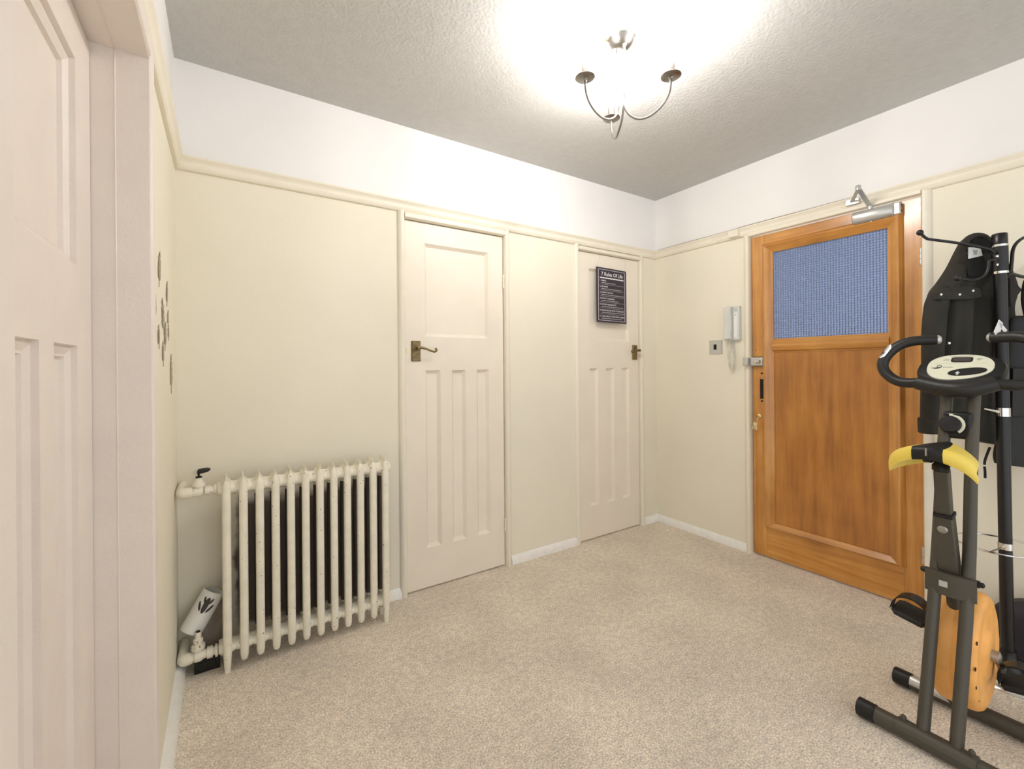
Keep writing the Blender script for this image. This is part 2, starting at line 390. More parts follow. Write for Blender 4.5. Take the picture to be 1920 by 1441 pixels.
casing('trim_6', 'cream architrave round the wooden front door', (0, 1, 0), (0, 0, 0), FD[1], FD[0], FZ - 0.022, 0.036, 0.022, (-1, 0, 0))
# left door: lining in two steps and a flat architrave
XL = -3.053
mb = MB()
for yy, s in ((LD[0], 1), (LD[1], -1)):
    mb.box((-W - 0.001, yy, 0), (-W + 0.016, yy + s * 0.052, LZ + 0.05))
mb.box((-W - 0.001, LD[0], LZ), (-W + 0.016, LD[1], LZ + 0.05))
t = mb.build('trim_7', 'left_door_paint', bevel=0.006); st(t, 'flat pinkish cream architrave of the recessed door', 'door frame')
mb = MB()
for yy, s in ((LD[0], -1), (LD[1], 1)):
    mb.box((-W + 0.012, yy + 0.001 * s, 0), (-3.10, yy + s * 0.004, LZ))
    mb.tube([(-3.009, yy + s * 0.0035, 0), (-3.009, yy + s * 0.0035, LZ)], 0.0022, 8)
mb.box((-W + 0.012, LD[0], LZ - 0.001), (-3.10, LD[1], LZ - 0.005))
mb.tube([(-3.009, LD[0], LZ - 0.0045), (-3.009, LD[1], LZ - 0.0045)], 0.0022, 8)
t = mb.build('trim_8', 'left_door_paint', bevel=0.0012); st(t, 'stepped lining of the recessed door opening', 'door frame')

# ------------------------------------------------------------------ panelled doors
def panel_dish(mb, P, u0, u1, z0, z1, steps):
    """steps: list of (inset, depth). P(u, z, depth)->Vector"""
    rings = [[P(u0 + i, z0 + i, d), P(u1 - i, z0 + i, d), P(u1 - i, z1 - i, d), P(u0 + i, z1 - i, d)] for i, d in steps]
    n = len(rings); vs = [p for r in rings for p in r]; fs = []
    for i in range(n - 1):
        for j in range(4):
            k = (j + 1) % 4; fs.append((i * 4 + j, i * 4 + k, (i + 1) * 4 + k, (i + 1) * 4 + j))
    fs.append(((n - 1) * 4, (n - 1) * 4 + 1, (n - 1) * 4 + 2, (n - 1) * 4 + 3))
    mb.add(vs, fs)
def panel_door(parent, P, u0, u1, z0, z1, upper, lower_x, lower_z, mat, steps, th=0.04):
    """P(u,z,d): d = depth behind the front face. upper=(u0,u1,z0,z1); lower_x list of (a,b); lower_z=(z0,z1)"""
    def bar(name, a, b, c, d):
        q = [P(a, c, 0), P(b, c, 0), P(b, d, 0), P(a, d, 0)]
        MB().prism(q, P(0, 0, th) - P(0, 0, 0)).build(name, mat, parent, smooth=0)
    ul, ur = upper[0], upper[1]
    bar('stile', u0, ul, z0, z1); bar('stile', ur, u1, z0, z1)
    bar('rail', ul, ur, upper[3], z1); bar('rail', ul, ur, lower_z[1], upper[2]); bar('rail', ul, ur, z0, lower_z[0])
    for i in range(len(lower_x) - 1): bar('mullion', lower_x[i][1], lower_x[i + 1][0], *lower_z)
    for (a, b, c, d) in [upper] + [(a, b, *lower_z) for a, b in lower_x]:
        mb = MB(); panel_dish(mb, P, a, b, c, d, steps); mb.build('panel', mat, parent, smooth=0)
BEV = [(0, 0.0), (0.001, 0.0015), (0.015, 0.017), (0.017, 0.018)]
YD = 0.008
d1 = thing('door_1', 'cream panelled door with the long brass lever handle', 'door', (D1[0], 0, 0), kind='structure')
panel_door(d1, lambda u, z, d: Vector((u, YD + d, z)), D1[0] + 0.006, D1[1] - 0.004, 0.008, DZ - 0.004, (-1.884, -1.488, 1.355, 1.857), [(-1.884, -1.796), (-1.728, -1.642), (-1.570, -1.488)], (0.218, 1.174), 'door_paint', BEV)
d2 = thing('door_2', 'narrow cream panelled door behind the hanging sign', 'door', (D2[0], 0, 0), kind='structure')
panel_door(d2, lambda u, z, d: Vector((u, YD + d, z)), D2[0] + 0.005, D2[1] - 0.004, 0.008, DZ - 0.004, (-0.688, -0.297, 1.362, 1.859), [(-0.688, -0.608), (-0.532, -0.452), (-0.376, -0.297)], (0.230, 1.174), 'door_paint', BEV)
d4 = thing('door_4', 'pinkish cream panelled door recessed beside the decals', 'door', (XL, LD[0], 0), kind='structure')
OG = [(0, 0.0), (0.002, 0.010), (0.008, 0.009), (0.019, 0.016), (0.023, 0.015), (0.026, 0.023), (0.030, 0.0235)]
def P4(u, z, d): return Vector((XL - d, -u, z))
panel_door(d4, P4, 0.834, 1.674, 0.008, LZ - 0.014, (0.951, 1.558, 1.412, 1.846), [(0.951, 1.102), (1.178, 1.331), (1.407, 1.558)], (0.20, 1.243), 'left_door_paint', OG)

# lever handles
def lever(parent, P, u, z, s, length, side):
    """P(u,z,o): o out of the door"""
    mb = MB(); w_, h_ = 0.025, 0.054
    q = [(-w_, -h_), (w_, -h_), (w_, h_), (-w_, h_)]
    mb.rings([[P(u + a * k, z + b * k2, o) for a, b in q] for k, k2, o in ((1, 1, 0), (1, 1, 0.005), (0.86, 0.93, 0.009))])
    plate = mb.build('handle_plate', 'brass', parent, smooth=0)
    zz = z + 0.014
    for a, b in ((-1, -1), (1, 1), (-1, 1), (1, -1)):
        MB().lathe(P(u + a * 0.017, z + b * 0.045, 0.008), P(0, 0, 1) - P(0, 0, 0), [(0.003, 0), (0.003, 0.002)], 10).build('screw', 'brass', plate)
    mb = MB(); mb.lathe(P(u, zz, 0.008), P(0, 0, 1) - P(0, 0, 0), [(0.013, 0), (0.013, 0.006), (0.009, 0.010), (0.008, 0.034), (0.0095, 0.038), (0.009, 0.046), (0.004, 0.049)], 20)
    mb.build('spindle', 'brass', parent)
    mb = MB(); L = length * side
    mb.tube([P(u, zz, 0.041), P(u + L * 0.15, zz + 0.003, 0.043), P(u + L * 0.45, zz - 0.004, 0.046), P(u + L * 0.75, zz - 0.015, 0.046), P(u + L * 0.93, zz - 0.017, 0.044), P(u + L * 1.02, zz - 0.010, 0.043), P(u + L, zz - 0.001, 0.043), P(u + L * 0.93, zz - 0.004, 0.043)],
            [0.0075, 0.0068, 0.0058, 0.0052, 0.0055, 0.0058, 0.005, 0.0035], 12, smooth=6)
    mb.build('lever', 'brass', parent)
PB = lambda u, z, o: Vector((u, YD - o, z))
lever(d1, PB, -1.937, 1.276, 1, 0.098, 1)
lever(d2, PB, -0.238, 1.286, 1, 0.075, -1)
def hinge(parent, x, y, z, ax=None, mat='trim_paint'):
    mb = MB()
    for k in range(3): mb.lathe((x, y, z - 0.038 + k * 0.0255), (0, 0, 1), [(0.005, 0), (0.006, 0.001), (0.006, 0.0235), (0.005, 0.0245)], 12)
    mb.lathe((x, y, z - 0.043), (0, 0, 1), [(0.002, 0), (0.005, 0.002), (0.005, 0.005)], 12)
    mb.build('hinge', mat, parent)
for z in (1.70, 0.25): hinge(d1, D1[1] - 0.002, YD - 0.006, z)
for z in (1.70, 0.25): hinge(d2, D2[0] + 0.002, YD - 0.006, z)
# brass keep plate on the lock edge
B('latch_face', (D1[0] + 0.001, YD - 0.004, 1.262), (D1[0] + 0.012, YD + 0.01, 1.292), 'key_brass', d1, 0.001)

# ------------------------------------------------------------------ wooden front door (right wall)
d3 = thing('door_3', 'varnished wooden front door with a pressed glass pane', 'door', (0, FD[0], 0), kind='structure')
XF = 0.010   # face of stiles
def PF(s, z, o): return Vector((XF - o, -s, z))      # s = -y, o out into the room
def fbar(name, a, b, c, d, o0, o1, mat, bevel=0.0015):
    return MB().box(PF(a, c, o0), PF(b, d, o1)).build(name, mat, d3, bevel)
a0, a1, zb, zt = 0.723, 1.523, 0.010, FZ - 0.026
fbar('stile', a0, 0.800, zb, zt, -0.04, 0, 'wood_v'); fbar('stile', 1.450, a1, zb, zt, -0.04, 0, 'wood_v')
fbar('rail', 0.800, 1.450, 1.905, zt, -0.04, 0, 'wood_h'); fbar('rail', 0.800, 1.450, zb, 0.212, -0.04, 0, 'wood_h'); fbar('rail', 0.800, 1.450, 1.262, 1.345, -0.04, 0, 'wood_h')
# raised mitred bolection moulding
mo = (0.789, 1.459, 0.190, 1.931)
prof = [(0.0, -0.002), (0.0, 0.003), (0.013, 0.027), (0.022, 0.029), (0.028, 0.026), (0.062, 0.004), (0.062, -0.006)]
bprof = [(0.0, -0.002), (0.0, 0.003), (0.009, 0.022), (0.013, 0.024), (0.016, 0.022), (0.038, 0.004), (0.038, -0.006)]
def mring(sides, mo):
    l, r, b, t_ = mo
    def corner(k, ia, ib, o):   # k: corner index, ia inset horizontally, ib inset vertically
        return PF(l + ia if k in (0, 3) else r - ia, b + ib if k in (0, 1) else t_ - ib, o)
    P_ = {'l': prof, 'r': prof, 't': prof, 'b': bprof}
    for nm, (k0, k1) in {'b': (0, 1), 'r': (1, 2), 't': (2, 3), 'l': (3, 0)}.items():
        mb = MB(); rings = []
        for k in (k0, k1):
            vert = 'b' if k in (0, 1) else 't'; hor = 'l' if k in (0, 3) else 'r'
            rings.append([corner(k, P_[hor][i][0], P_[vert][i][0], P_[nm][i][1]) for i in range(len(prof))])
        mb.rings(rings); mb.build('moulding', 'wood_v' if nm in 'lr' else 'wood_h', d3, smooth=0)
mring('', mo)
# bar between glass and lower panel
mb = MB(); mb.rings([[PF(s, z, o) for z, o in ((1.262, -0.006), (1.270, 0.004), (1.276, 0.013), (1.300, 0.017), (1.312, 0.016), (1.336, 0.003), (1.336, -0.006))] for s in (0.846, 1.402)])
mb.build('moulding', 'wood_h', d3, smooth=0)
fbar('panel', 0.83, 1.42, 0.205, 1.28, -0.03, -0.004, 'wood_panel', 0)
# thin bead round the lower panel
for s in (0.849, 1.399): MB().tube([PF(s, 0.226, -0.003), PF(s, 1.264, -0.003)], 0.005, 8).build('bead', 'wood_v', d3)
gp = fbar('glass_pane', 0.835, 1.415, 1.32, 1.89, -0.020, -0.006, 'glass', 0)
tag_ = gp; gp['label'] = 'blue tinted pressed glass pane with a small square pattern'
for z in (1.70, 1.0, 0.28): hinge(d3, -0.004, FD[1] + 0.004, z, mat='silver')
# overhead closer
cl = MB()
sec = [(0.0, -0.03), (0.0, 0.03), (0.022, 0.033), (0.044, 0.026), (0.054, 0.008), (0.050, -0.022), (0.040, -0.032), (0.01, -0.034)]
cz = 1.948
cl.rings([[PF(s, cz + z * k, o * k2) for o, z in sec] for s, k, k2 in ((1.262, 0.86, 0.86), (1.268, 1, 1), (1.424, 1, 1), (1.430, 0.9, 0.9))])
cb = cl.build('closer_body', 'silver', d3, smooth=50)
MB().box(PF(1.424, cz - 0.030, 0), PF(1.456, cz + 0.030, 0.034)).build('closer_end', 'silver', d3, bevel=0.006)
for dz in (-0.012, 0.014): MB().lathe(PF(1.456, cz + dz, 0.018), (0, -1, 0), [(0.005, -0.002), (0.005, 0.001)], 10).build('closer_screw', 'dark_hole', cb)
MB().lathe(PF(1.34, cz - 0.033, 0.03), (0, 0, -1), [(0.004, 0), (0.004, 0.004)], 10).build('closer_screw', 'chrome', cb)
el = PX(1609, 352, -0.165); piv = PF(1.335, cz + 0.03, 0.026)
fx = Vector((-0.03, -1.262, 2.035))
mb = MB(); mb.lathe(piv - UP * 0.012, UP, [(0.012, 0), (0.012, 0.024), (0.008, 0.028)], 16)
def strap(mb, p, q, wdt, tk):
    p, q = Vector(p), Vector(q); t = (q - p).normalized(); s = t.cross(UP).normalized(); n = s.cross(t)
    mb.rings([[c + s * a * wdt + n * b * tk for a, b in ((-1, -1), (1, -1), (1, 1), (-1, 1))] for c in (p, q)])
strap(mb, piv + UP * 0.012, el, 0.010, 0.003); mb.build('closer_arm', 'silver', d3)
mb = MB(); strap(mb, el - UP * 0.006, fx, 0.008, 0.003); mb.lathe(el - UP * 0.014, UP, [(0.009, 0), (0.012, 0.003), (0.012, 0.022), (0.009, 0.026), (0.004, 0.028)], 16)
mb.build('closer_arm', 'silver', d3)
B('closer_bracket', (-0.018, -1.295, 2.018), (-0.036, -1.235, 2.05), 'silver', d3, 0.003)
# night latch
mb = MB(); mb.box(PF(0.728, 1.176, 0), PF(0.812, 1.240, 0.006)); mb.build('latch_plate', 'brass', d3, 0.001)
mb = MB()
def lb(s0, s1, z0, z1, o):
    return [PF(s0, z0, o), PF(s1, z0, o), PF(s1, z1, o), PF(s0, z1, o)]
mb.rings([lb(0.722, 0.800, 1.180, 1.236, 0.0), lb(0.722, 0.800, 1.180, 1.236, 0.026), lb(0.727, 0.793, 1.186, 1.230, 0.034)])
nl = mb.build('night_latch', 'silver', d3, 0.003)
mb = MB(); mb.lathe(PF(0.770, 1.208, 0.034), (-1, 0, 0), [(0.013, 0), (0.013, 0.010), (0.011, 0.016), (0.003, 0.018)], 18)
mb.tube([PF(0.752, 1.208, 0.046), PF(0.790, 1.209, 0.046)], [0.006, 0.010], 10); mb.build('latch_knob', 'chrome', nl)
MB().box((-0.022, -0.690, 1.182), (-0.048, -0.722, 1.235)).build('latch_keep', 'silver', d3, 0.004)
fbar('lock_slot', 0.768, 0.790, 0.978, 1.100, -0.002, 0.0018, 'dark_hole', 0)
for ss, z, r_ in ((0.779, 1.135, 0.006), (0.779, 0.964, 0.006), (0.745, 1.28, 0.003)):
    MB().lathe(PF(ss, z, -0.001), (-1, 0, 0), [(r_, 0), (r_, 0.0022)], 12).build('screw_hole', 'dark_hole', d3)
MB().lathe(PF(0.760, 0.868, 0), (-1, 0, 0), [(0.015, 0), (0.015, 0.003), (0.012, 0.006), (0.006, 0.007), (0.006, 0.012)], 20).build('escutcheon', 'key_brass', d3)
# bunch of keys hanging in the lock
ks = thing('key_bunch', 'small bunch of keys hanging from the lock of the wooden front door', 'keys', PF(0.760, 0.868, 0.012))
def key(mb, top, dirv, n):
    top, dirv = Vector(top), Vector(dirv).normalized(); s = dirv.cross(n).normalized()
    mb.rings([[top + dirv * 0.010 + (dirv * math.cos(a) * 0.011 + s * math.sin(a) * 0.010) + n * o for a in [2 * PI * k / 14 for k in range(14)]] for o in (-0.001, 0.001)])
    q = [top + dirv * 0.018 + s * 0.004, top + dirv * 0.046 + s * 0.004, top + dirv * 0.048, top + dirv * 0.044 - s * 0.005, top + dirv * 0.038 - s * 0.003, top + dirv * 0.034 - s * 0.005, top + dirv * 0.028 - s * 0.003, top + dirv * 0.018 - s * 0.003]
    mb.prism([p - n * 0.001 for p in q], n * 0.002)
mb = MB(); kp = PF(0.760, 0.868, 0.012)
mb.lathe(kp, (-1, 0, 0), [(0.003, 0), (0.003, 0.012)], 10); mb.lathe(kp + Vector((-0.022, 0, 0)), (0, 1, 0.1), [(0.011, -0.001), (0.011, 0.001)], 16); mb.build('key', 'key_brass', ks)
rc = kp + Vector((-0.026, 0.002, -0.022)); mb = MB()
mb.tube([rc + Vector((0.003 * math.cos(a), 0.014 * math.cos(a), 0.016 * math.sin(a))) for a in [2 * PI * k / 24 for k in range(25)]], 0.0011, 6); mb.build('key_ring', 'chrome', ks)
for i, (dy, dz, mt) in enumerate(((0.35, -1, 'key_brass'), (0.05, -1, 'chrome'), (-0.2, -1, 'key_brass'))):
    mb = MB(); key(mb, rc + Vector((-0.004 * i, 0.004 - 0.003 * i, -0.012)), (0, dy, dz), Vector((1, 0.2 * i, 0)).normalized()); mb.build('key', mt, ks)

# ------------------------------------------------------------------ hanging sign on door 2
sg = thing('hanging_sign', 'dark sign reading 7 Rules Of Life hanging on the narrow door', 'sign', (-0.487, -0.012, 1.68))
SX0, SX1, SZ0, SZ1 = -0.636, -0.342, 1.490, 1.872
ys0 = YD - 0.010
def PS(u, v, o=0.0):   # u,v 0..1 across and down the sign face, slight lean and sag
    x = SX0 + (SX1 - SX0) * u + 0.010 * (0.5 - v) ; z = SZ1 - (SZ1 - SZ0) * v - 0.004 * (u - 0.5)
    return Vector((x, ys0 - 0.004 - 0.010 * v - 0.003 * math.sin(u * PI) - o, z))
def strip(mb, u0, u1, v0, v1, o):
    n = 8; rows = []
    for i in range(n + 1):
        u = u0 + (u1 - u0) * i / n; rows.append([PS(u, v0, o), PS(u, v1, o), PS(u, v1, o - 0.0008), PS(u, v0, o - 0.0008)])
    mb.rings(rows)
mb = MB(); n = 10
mb.rings([[PS(i / n, 0), PS(i / n, 1), PS(i / n, 1, -0.0015), PS(i / n, 0, -0.0015)] for i in range(n + 1)]); mb.build('board', 'sign', sg, smooth=0)
mb = MB()
strip(mb, 0.05, 0.95, 0.030, 0.040, 0.001); strip(mb, 0.05, 0.95, 0.958, 0.968, 0.001); strip(mb, 0.05, 0.066, 0.03, 0.968, 0.001); strip(mb, 0.934, 0.95, 0.03, 0.968, 0.001)
mb.build('border_line', 'sign_line', sg, smooth=0)
mb = MB(); strip(mb, 0.105, 0.90, 0.176, 0.196, 0.001); mb.build('title_rule', 'sign_text', sg, smooth=0)
def text_mesh(body, u0, u1, vmid, hgt, mat, parent, name):
    cu = bpy.data.curves.new('lettering', 'FONT'); cu.body = body; cu.size = 1.0; cu.align_x = 'LEFT'; cu.resolution_u = 2
    cu.offset = 0.012
    ob = bpy.data.objects.new('lettering', cu); COL.objects.link(ob)
    dg = bpy.context.evaluated_depsgraph_get(); me = bpy.data.meshes.new_from_object(ob.evaluated_get(dg)); bpy.data.objects.remove(ob)
    xs = [v.co.x for v in me.vertices]; zs = [v.co.y for v in me.vertices]
    x0, x1, lo, hi = min(xs), max(xs), min(zs), max(zs); org = parent_origin(parent)
    for v in me.vertices:
        u = u0 + (u1 - u0) * (v.co.x - x0) / (x1 - x0); vv = vmid + hgt * (0.5 - (v.co.y - lo) / (hi - lo))
        v.co = PS(u, vv, 0.0014) - org
    me.materials.append(M[mat]); o = bpy.data.objects.new(name, me); COL.objects.link(o); o.parent = parent
    return o
text_mesh('7 Rules Of Life', 0.15, 0.87, 0.113, 0.072, 'sign_text', sg, 'title_lettering')
rows = [('1. SMILE', 0.20, 0.47), ('2. BE KIND', 0.26, 0.70), ('3. DON\'T GIVE UP', 0.43, 0.77), ('4. DON\'T COMPARE', 0.48, 0.57), ('5. AVOID NEGATIVITY', 0.54, 0.73), ('6. MAKE PEACE WITH YOUR PAST', 0.80, 0.78), ('7. TAKE CARE OF YOUR BODY & MIND', 0.82, 0.68)]
for i, (tx, tw, sw) in enumerate(rows):
    v = 0.236 + i * 0.1085
    text_mesh(tx, 0.10, 0.10 + tw, v, 0.026, 'sign_text', sg, 'rule_lettering')
    mb = MB(); strip(mb, 0.145, 0.145 + sw, v + 0.036, v + 0.045, 0.001); strip(mb, 0.11, 0.90, v + 0.066, v + 0.070, 0.001) if i < 6 else None
    mb.build('small_print', 'sign_line', sg, smooth=0)
MB().tube([PS(0.02, 0.0), Vector((-0.585, YD - 0.006, 1.962))], 0.0009, 6).build('string', 'string', sg)
MB().tube([Vector((-0.335, YD - 0.006, 1.962)), PS(0.99, 0.0)], 0.0009, 6).build('string', 'string', sg)

# ------------------------------------------------------------------ intercom, switch, cable box
ph = thing('intercom_phone', 'pale grey intercom handset on the wall beside the wooden front door', 'intercom', (0, -0.614, 1.348))
def PW(s, z, o): return Vector((-o, -s, z))
def wb(name, s0, s1, z0, z1, o0, o1, mat, parent, bev=0.0): return MB().box(PW(s0, z0, o0), PW(s1, z1, o1)).build(name, mat, parent, bev)
wb('base', 0.567, 0.661, 1.348, 1.566, -0.001, 0.030, 'phone', ph, 0.004)
wb('side_channel', 0.618, 0.624, 1.350, 1.564, 0.028, 0.0305, 'phone_dark', ph)
mb = MB()
mb.rings([[PW(s, z, o) for s, o in ((0.569, 0.028), (0.617, 0.028), (0.617, ok), (0.609, ok + 0.008), (0.577, ok + 0.008), (0.569, ok))] for z, ok in ((1.350, 0.040), (1.358, 0.052), (1.395, 0.054), (1.420, 0.044), (1.500, 0.044), (1.522, 0.054), (1.556, 0.052), (1.564, 0.040))])
mb.build('handset', 'phone', ph)
wb('label_plate', 0.628, 0.650, 1.362, 1.524, 0.029, 0.0325, 'white', ph, 0.001)
for k in range(3): wb('grille_slot', 0.628, 0.652, 1.534 + k * 0.008, 1.537 + k * 0.008, 0.029, 0.031, 'phone_dark', ph)
wb('call_button', 0.634, 0.644, 1.506, 1.512, 0.032, 0.034, 'phone_dark', ph)
# curly cord: two hanging coils from the handset
mb = MB(); pts = []
cpath = [Vector((-0.036, -0.606, 1.350)), Vector((-0.040, -0.598, 1.310)), Vector((-0.036, -0.594, 1.245)), Vector((-0.033, -0.600, 1.180)), Vector((-0.030, -0.612, 1.164)), Vector((-0.028, -0.622, 1.185)), Vector((-0.026, -0.626, 1.25)), Vector((-0.024, -0.618, 1.31)), Vector((-0.020, -0.612, 1.350))]
cp, _ = catmull(cpath, [1] * len(cpath), 60)
for i, p in enumerate(cp):
    a = i * 2 * PI / 9.0; t = (cp[min(i + 1, len(cp) - 1)] - cp[max(i - 1, 0)]).normalized(); u = t.cross(Vector((1, 0, 0))).normalized(); w_ = t.cross(u)
    pts.append(p + (u * math.cos(a) + w_ * math.sin(a)) * 0.0060)
mb.tube(pts, 0.0018, 5); mb.build('curly_cord', 'phone', ph)
sw = thing('wall_switch', 'square chrome plate with a black rocker beside the intercom', 'switch', (0, -0.486, 1.26))
mb = MB(); mb.rings([[PW(0.486 + a * k, 1.309 + b * k, o) for a, b in ((-0.046, -0.046), (0.046, -0.046), (0.046, 0.046), (-0.046, 0.046))] for k, o in ((1, -0.001), (1, 0.004), (0.93, 0.010))]); mb.build('plate', 'silver', sw, smooth=0)
wb('rocker', 0.476, 0.494, 1.292, 1.327, 0.009, 0.014, 'dark_hole', sw, 0.001)
for s in (0.452, 0.520): MB().lathe(PW(s, 1.309, 0.0095), (-1, 0, 0), [(0.003, 0), (0.003, 0.001)], 10).build('screw', 'screw', sw)
jb = MB(); jb.box((-0.018, -0.60, 2.008), (-0.045, -0.665, 2.052)); o = jb.build('cable_box', 'trim_paint', None, 0.003); tag(o, 'small cream cable box on the picture rail beside the front door', 'cable box')
mb = MB(); mb.tube([(-0.02, -0.03, 2.061), (-0.022, -0.25, 2.062), (-0.02, -0.60, 2.061), (-0.022, -0.72, 2.064), (-0.02, -1.1, 2.062), (-0.02, -1.26, 2.061)], 0.0024, 6, smooth=4)
o = mb.build('cable', 'card'); tag(o, 'thin brown cable lying along the picture rail above the front door', 'cable')

# ------------------------------------------------------------------ decals on the left wall
DEC = [((300, 507), 0.105), ((314, 553), 0.085), ((292, 575), 0.088), ((307, 597), 0.110), ((316, 598), 0.055), ((311, 632), 0.090), ((317, 625), 0.05), ((299, 633), 0.066), ((307, 665), 0.075), ((322, 704), 0.13)]
for i, ((px, py), sz) in enumerate(DEC):
    c = PX(px, py, -W + 0.003); mb = MB(); random.seed(i + 3)
    rot = random.uniform(-0.5, 0.5); fl = random.choice((-1, 1))
    def LP(a, b, o): # a along wall (y), b up
        ca, sa = math.cos(rot), math.sin(rot); return Vector((-W + 0.0012 + o, c.y + (a * ca - b * sa) * sz, c.z + (a * sa + b * ca) * sz))
    # leafy sprig: a stem and paired leaves
    tk = 0.0016
    def leaf(x, y, ang, l, wd):
        ca, sa = math.cos(ang), math.sin(ang); pr = [(0, 0), (0.3, 0.5), (0.65, 0.42), (1, 0), (0.65, -0.42), (0.3, -0.5)]
        q = [LP(x + (p * l) * ca - (w2 * wd) * sa, y + (p * l) * sa + (w2 * wd) * ca, 0) for p, w2 in pr]
        mb.prism(q, (tk, 0, 0))
    mb.prism([LP(-0.012, -0.5, 0), LP(0.012, -0.5, 0), LP(0.008, 0.45, 0), LP(-0.008, 0.45, 0)], (tk, 0, 0))
    for k, yy in enumerate((-0.25, 0.0, 0.22)):
        for s in (-1, 1): leaf(0, yy, PI / 2 - s * (0.75 + 0.1 * k), 0.36 - 0.05 * k, 0.20)
    leaf(0, 0.38, PI / 2, 0.22, 0.14)
    o = mb.build('wall_decal', 'decal', smooth=0)
    tag(o, {0: 'topmost grey brown leafy decal of the cluster on the narrow wall', 9: 'long grey brown leafy decal, lowest of the cluster on the narrow wall'}.get(i, 'small grey brown leafy decal within the cluster on the narrow cream wall'), 'decal', 'leafy decals on the narrow wall')

# ------------------------------------------------------------------ radiator
rd = thing('radiator', 'old cream column radiator standing in front of the cream wall', 'radiator', (-2.48, -0.13, 0))
NX = 12; RX0, RX1 = -2.790, -2.160; pit = (RX1 - RX0) / (NX - 1)
YF, YK = -0.164, -0.090      # front / back column centres
ZT, ZB = 0.715, 0.088
def column(mb, x, y, z0, z1, foot, rx=0.0155, ry=0.017):
    n = 12; R = []
    prof = [(z0, 0.35), (z0 + 0.006, 0.75), (z0 + 0.02, 0.95), (z0 + 0.05, 1.0), (z1 - 0.04, 1.0), (z1 - 0.015, 0.85), (z1, 0.3)]
    if foot: prof = [(z0, 0.66), (z0 + 0.012, 0.72), (z0 + 0.06, 0.92), (z0 + 0.1, 1.0), (z1 - 0.04, 1.0), (z1 - 0.015, 0.85), (z1, 0.3)]
    for z, k in prof:
        R.append([Vector((x + rx * k * math.copysign(abs(math.cos(a)) ** 0.7, math.cos(a)), y + ry * k * math.copysign(abs(math.sin(a)) ** 0.7, math.sin(a)), z)) for a in [2 * PI * j / n for j in range(n)]])
    mb.rings(R)
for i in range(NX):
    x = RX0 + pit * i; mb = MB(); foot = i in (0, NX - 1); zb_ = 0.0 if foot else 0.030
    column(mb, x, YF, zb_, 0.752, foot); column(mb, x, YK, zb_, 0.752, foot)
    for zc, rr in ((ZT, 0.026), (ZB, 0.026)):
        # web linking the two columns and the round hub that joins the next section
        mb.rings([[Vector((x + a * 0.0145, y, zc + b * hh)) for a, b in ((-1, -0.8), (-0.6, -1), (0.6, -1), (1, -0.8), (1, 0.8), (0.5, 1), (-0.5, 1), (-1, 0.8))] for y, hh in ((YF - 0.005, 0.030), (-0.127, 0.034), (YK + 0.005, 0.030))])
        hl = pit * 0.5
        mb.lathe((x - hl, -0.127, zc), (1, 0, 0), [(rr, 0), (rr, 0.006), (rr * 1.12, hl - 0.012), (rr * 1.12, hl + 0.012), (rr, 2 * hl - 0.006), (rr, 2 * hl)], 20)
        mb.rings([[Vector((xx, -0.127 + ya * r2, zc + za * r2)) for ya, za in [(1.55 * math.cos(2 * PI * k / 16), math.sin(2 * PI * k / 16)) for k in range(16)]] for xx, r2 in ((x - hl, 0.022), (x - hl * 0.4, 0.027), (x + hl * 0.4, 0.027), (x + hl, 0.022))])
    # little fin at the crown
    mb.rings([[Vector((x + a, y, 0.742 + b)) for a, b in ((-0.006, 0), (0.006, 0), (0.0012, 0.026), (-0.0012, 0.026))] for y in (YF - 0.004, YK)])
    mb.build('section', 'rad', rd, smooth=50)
# top pipe with wheel valve
yv = -0.127
mb = MB(); mb.lathe((RX0 - 0.024, yv, ZT), (-1, 0, 0), [(0.024, -0.01), (0.024, 0.006), (0.019, 0.007), (0.019, 0.016), (0.014, 0.017), (0.014, 0.028), (0.018, 0.029), (0.018, 0.046), (0.013, 0.048)], 10)
mb.lathe((-2.886, yv, ZT), (-1, 0, 0), [(0.016, -0.02), (0.020, -0.012), (0.021, 0.004), (0.017, 0.014), (0.017, 0.022)], 18)
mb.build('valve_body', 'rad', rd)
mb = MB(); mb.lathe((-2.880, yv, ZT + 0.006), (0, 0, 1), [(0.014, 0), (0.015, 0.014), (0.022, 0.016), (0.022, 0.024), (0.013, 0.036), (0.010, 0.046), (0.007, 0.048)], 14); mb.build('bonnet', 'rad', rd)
mb = MB(); mb.lathe((-2.880, yv, ZT + 0.052), (0, 0, 1), [(0.005, 0), (0.011, 0.002), (0.011, 0.007), (0.004, 0.009), (0.004, 0.018)], 14); mb.build('valve_collar', 'black', rd)
mb = MB(); wv = Vector((-2.876, yv, ZT + 0.078)); mb.rings([[wv + Vector((xx, 0.018 * k * math.cos(a), 0.010 * k * math.sin(a) + xx * 0.12)) for a in [2 * PI * j / 16 for j in range(16)]] for xx, k in ((-0.012, 0.5), (-0.006, 0.95), (0.010, 1.0), (0.026, 0.8), (0.034, 0.35))])
wh = mb.build('valve_handle', 'black', rd)
MB().lathe(wv + Vector((-0.012, -0.004, -0.001)), (-1, -0.5, 0), [(0.009, -0.006), (0.010, 0.002), (0.006, 0.006), (0.002, 0.012)], 12).build('handle_cap', 'chrome', wh)
mb = MB(); mb.tube([(-2.900, yv, ZT), (-2.925, yv, ZT - 0.001), (-2.934, yv + 0.006, ZT), (-2.937, yv + 0.03, ZT + 0.004), (-2.937, -0.02, ZT + 0.006), (-2.937, -0.001, ZT + 0.006)], [0.020, 0.021, 0.021, 0.017, 0.016, 0.016], 14, smooth=5); mb.build('pipe', 'rad', rd)
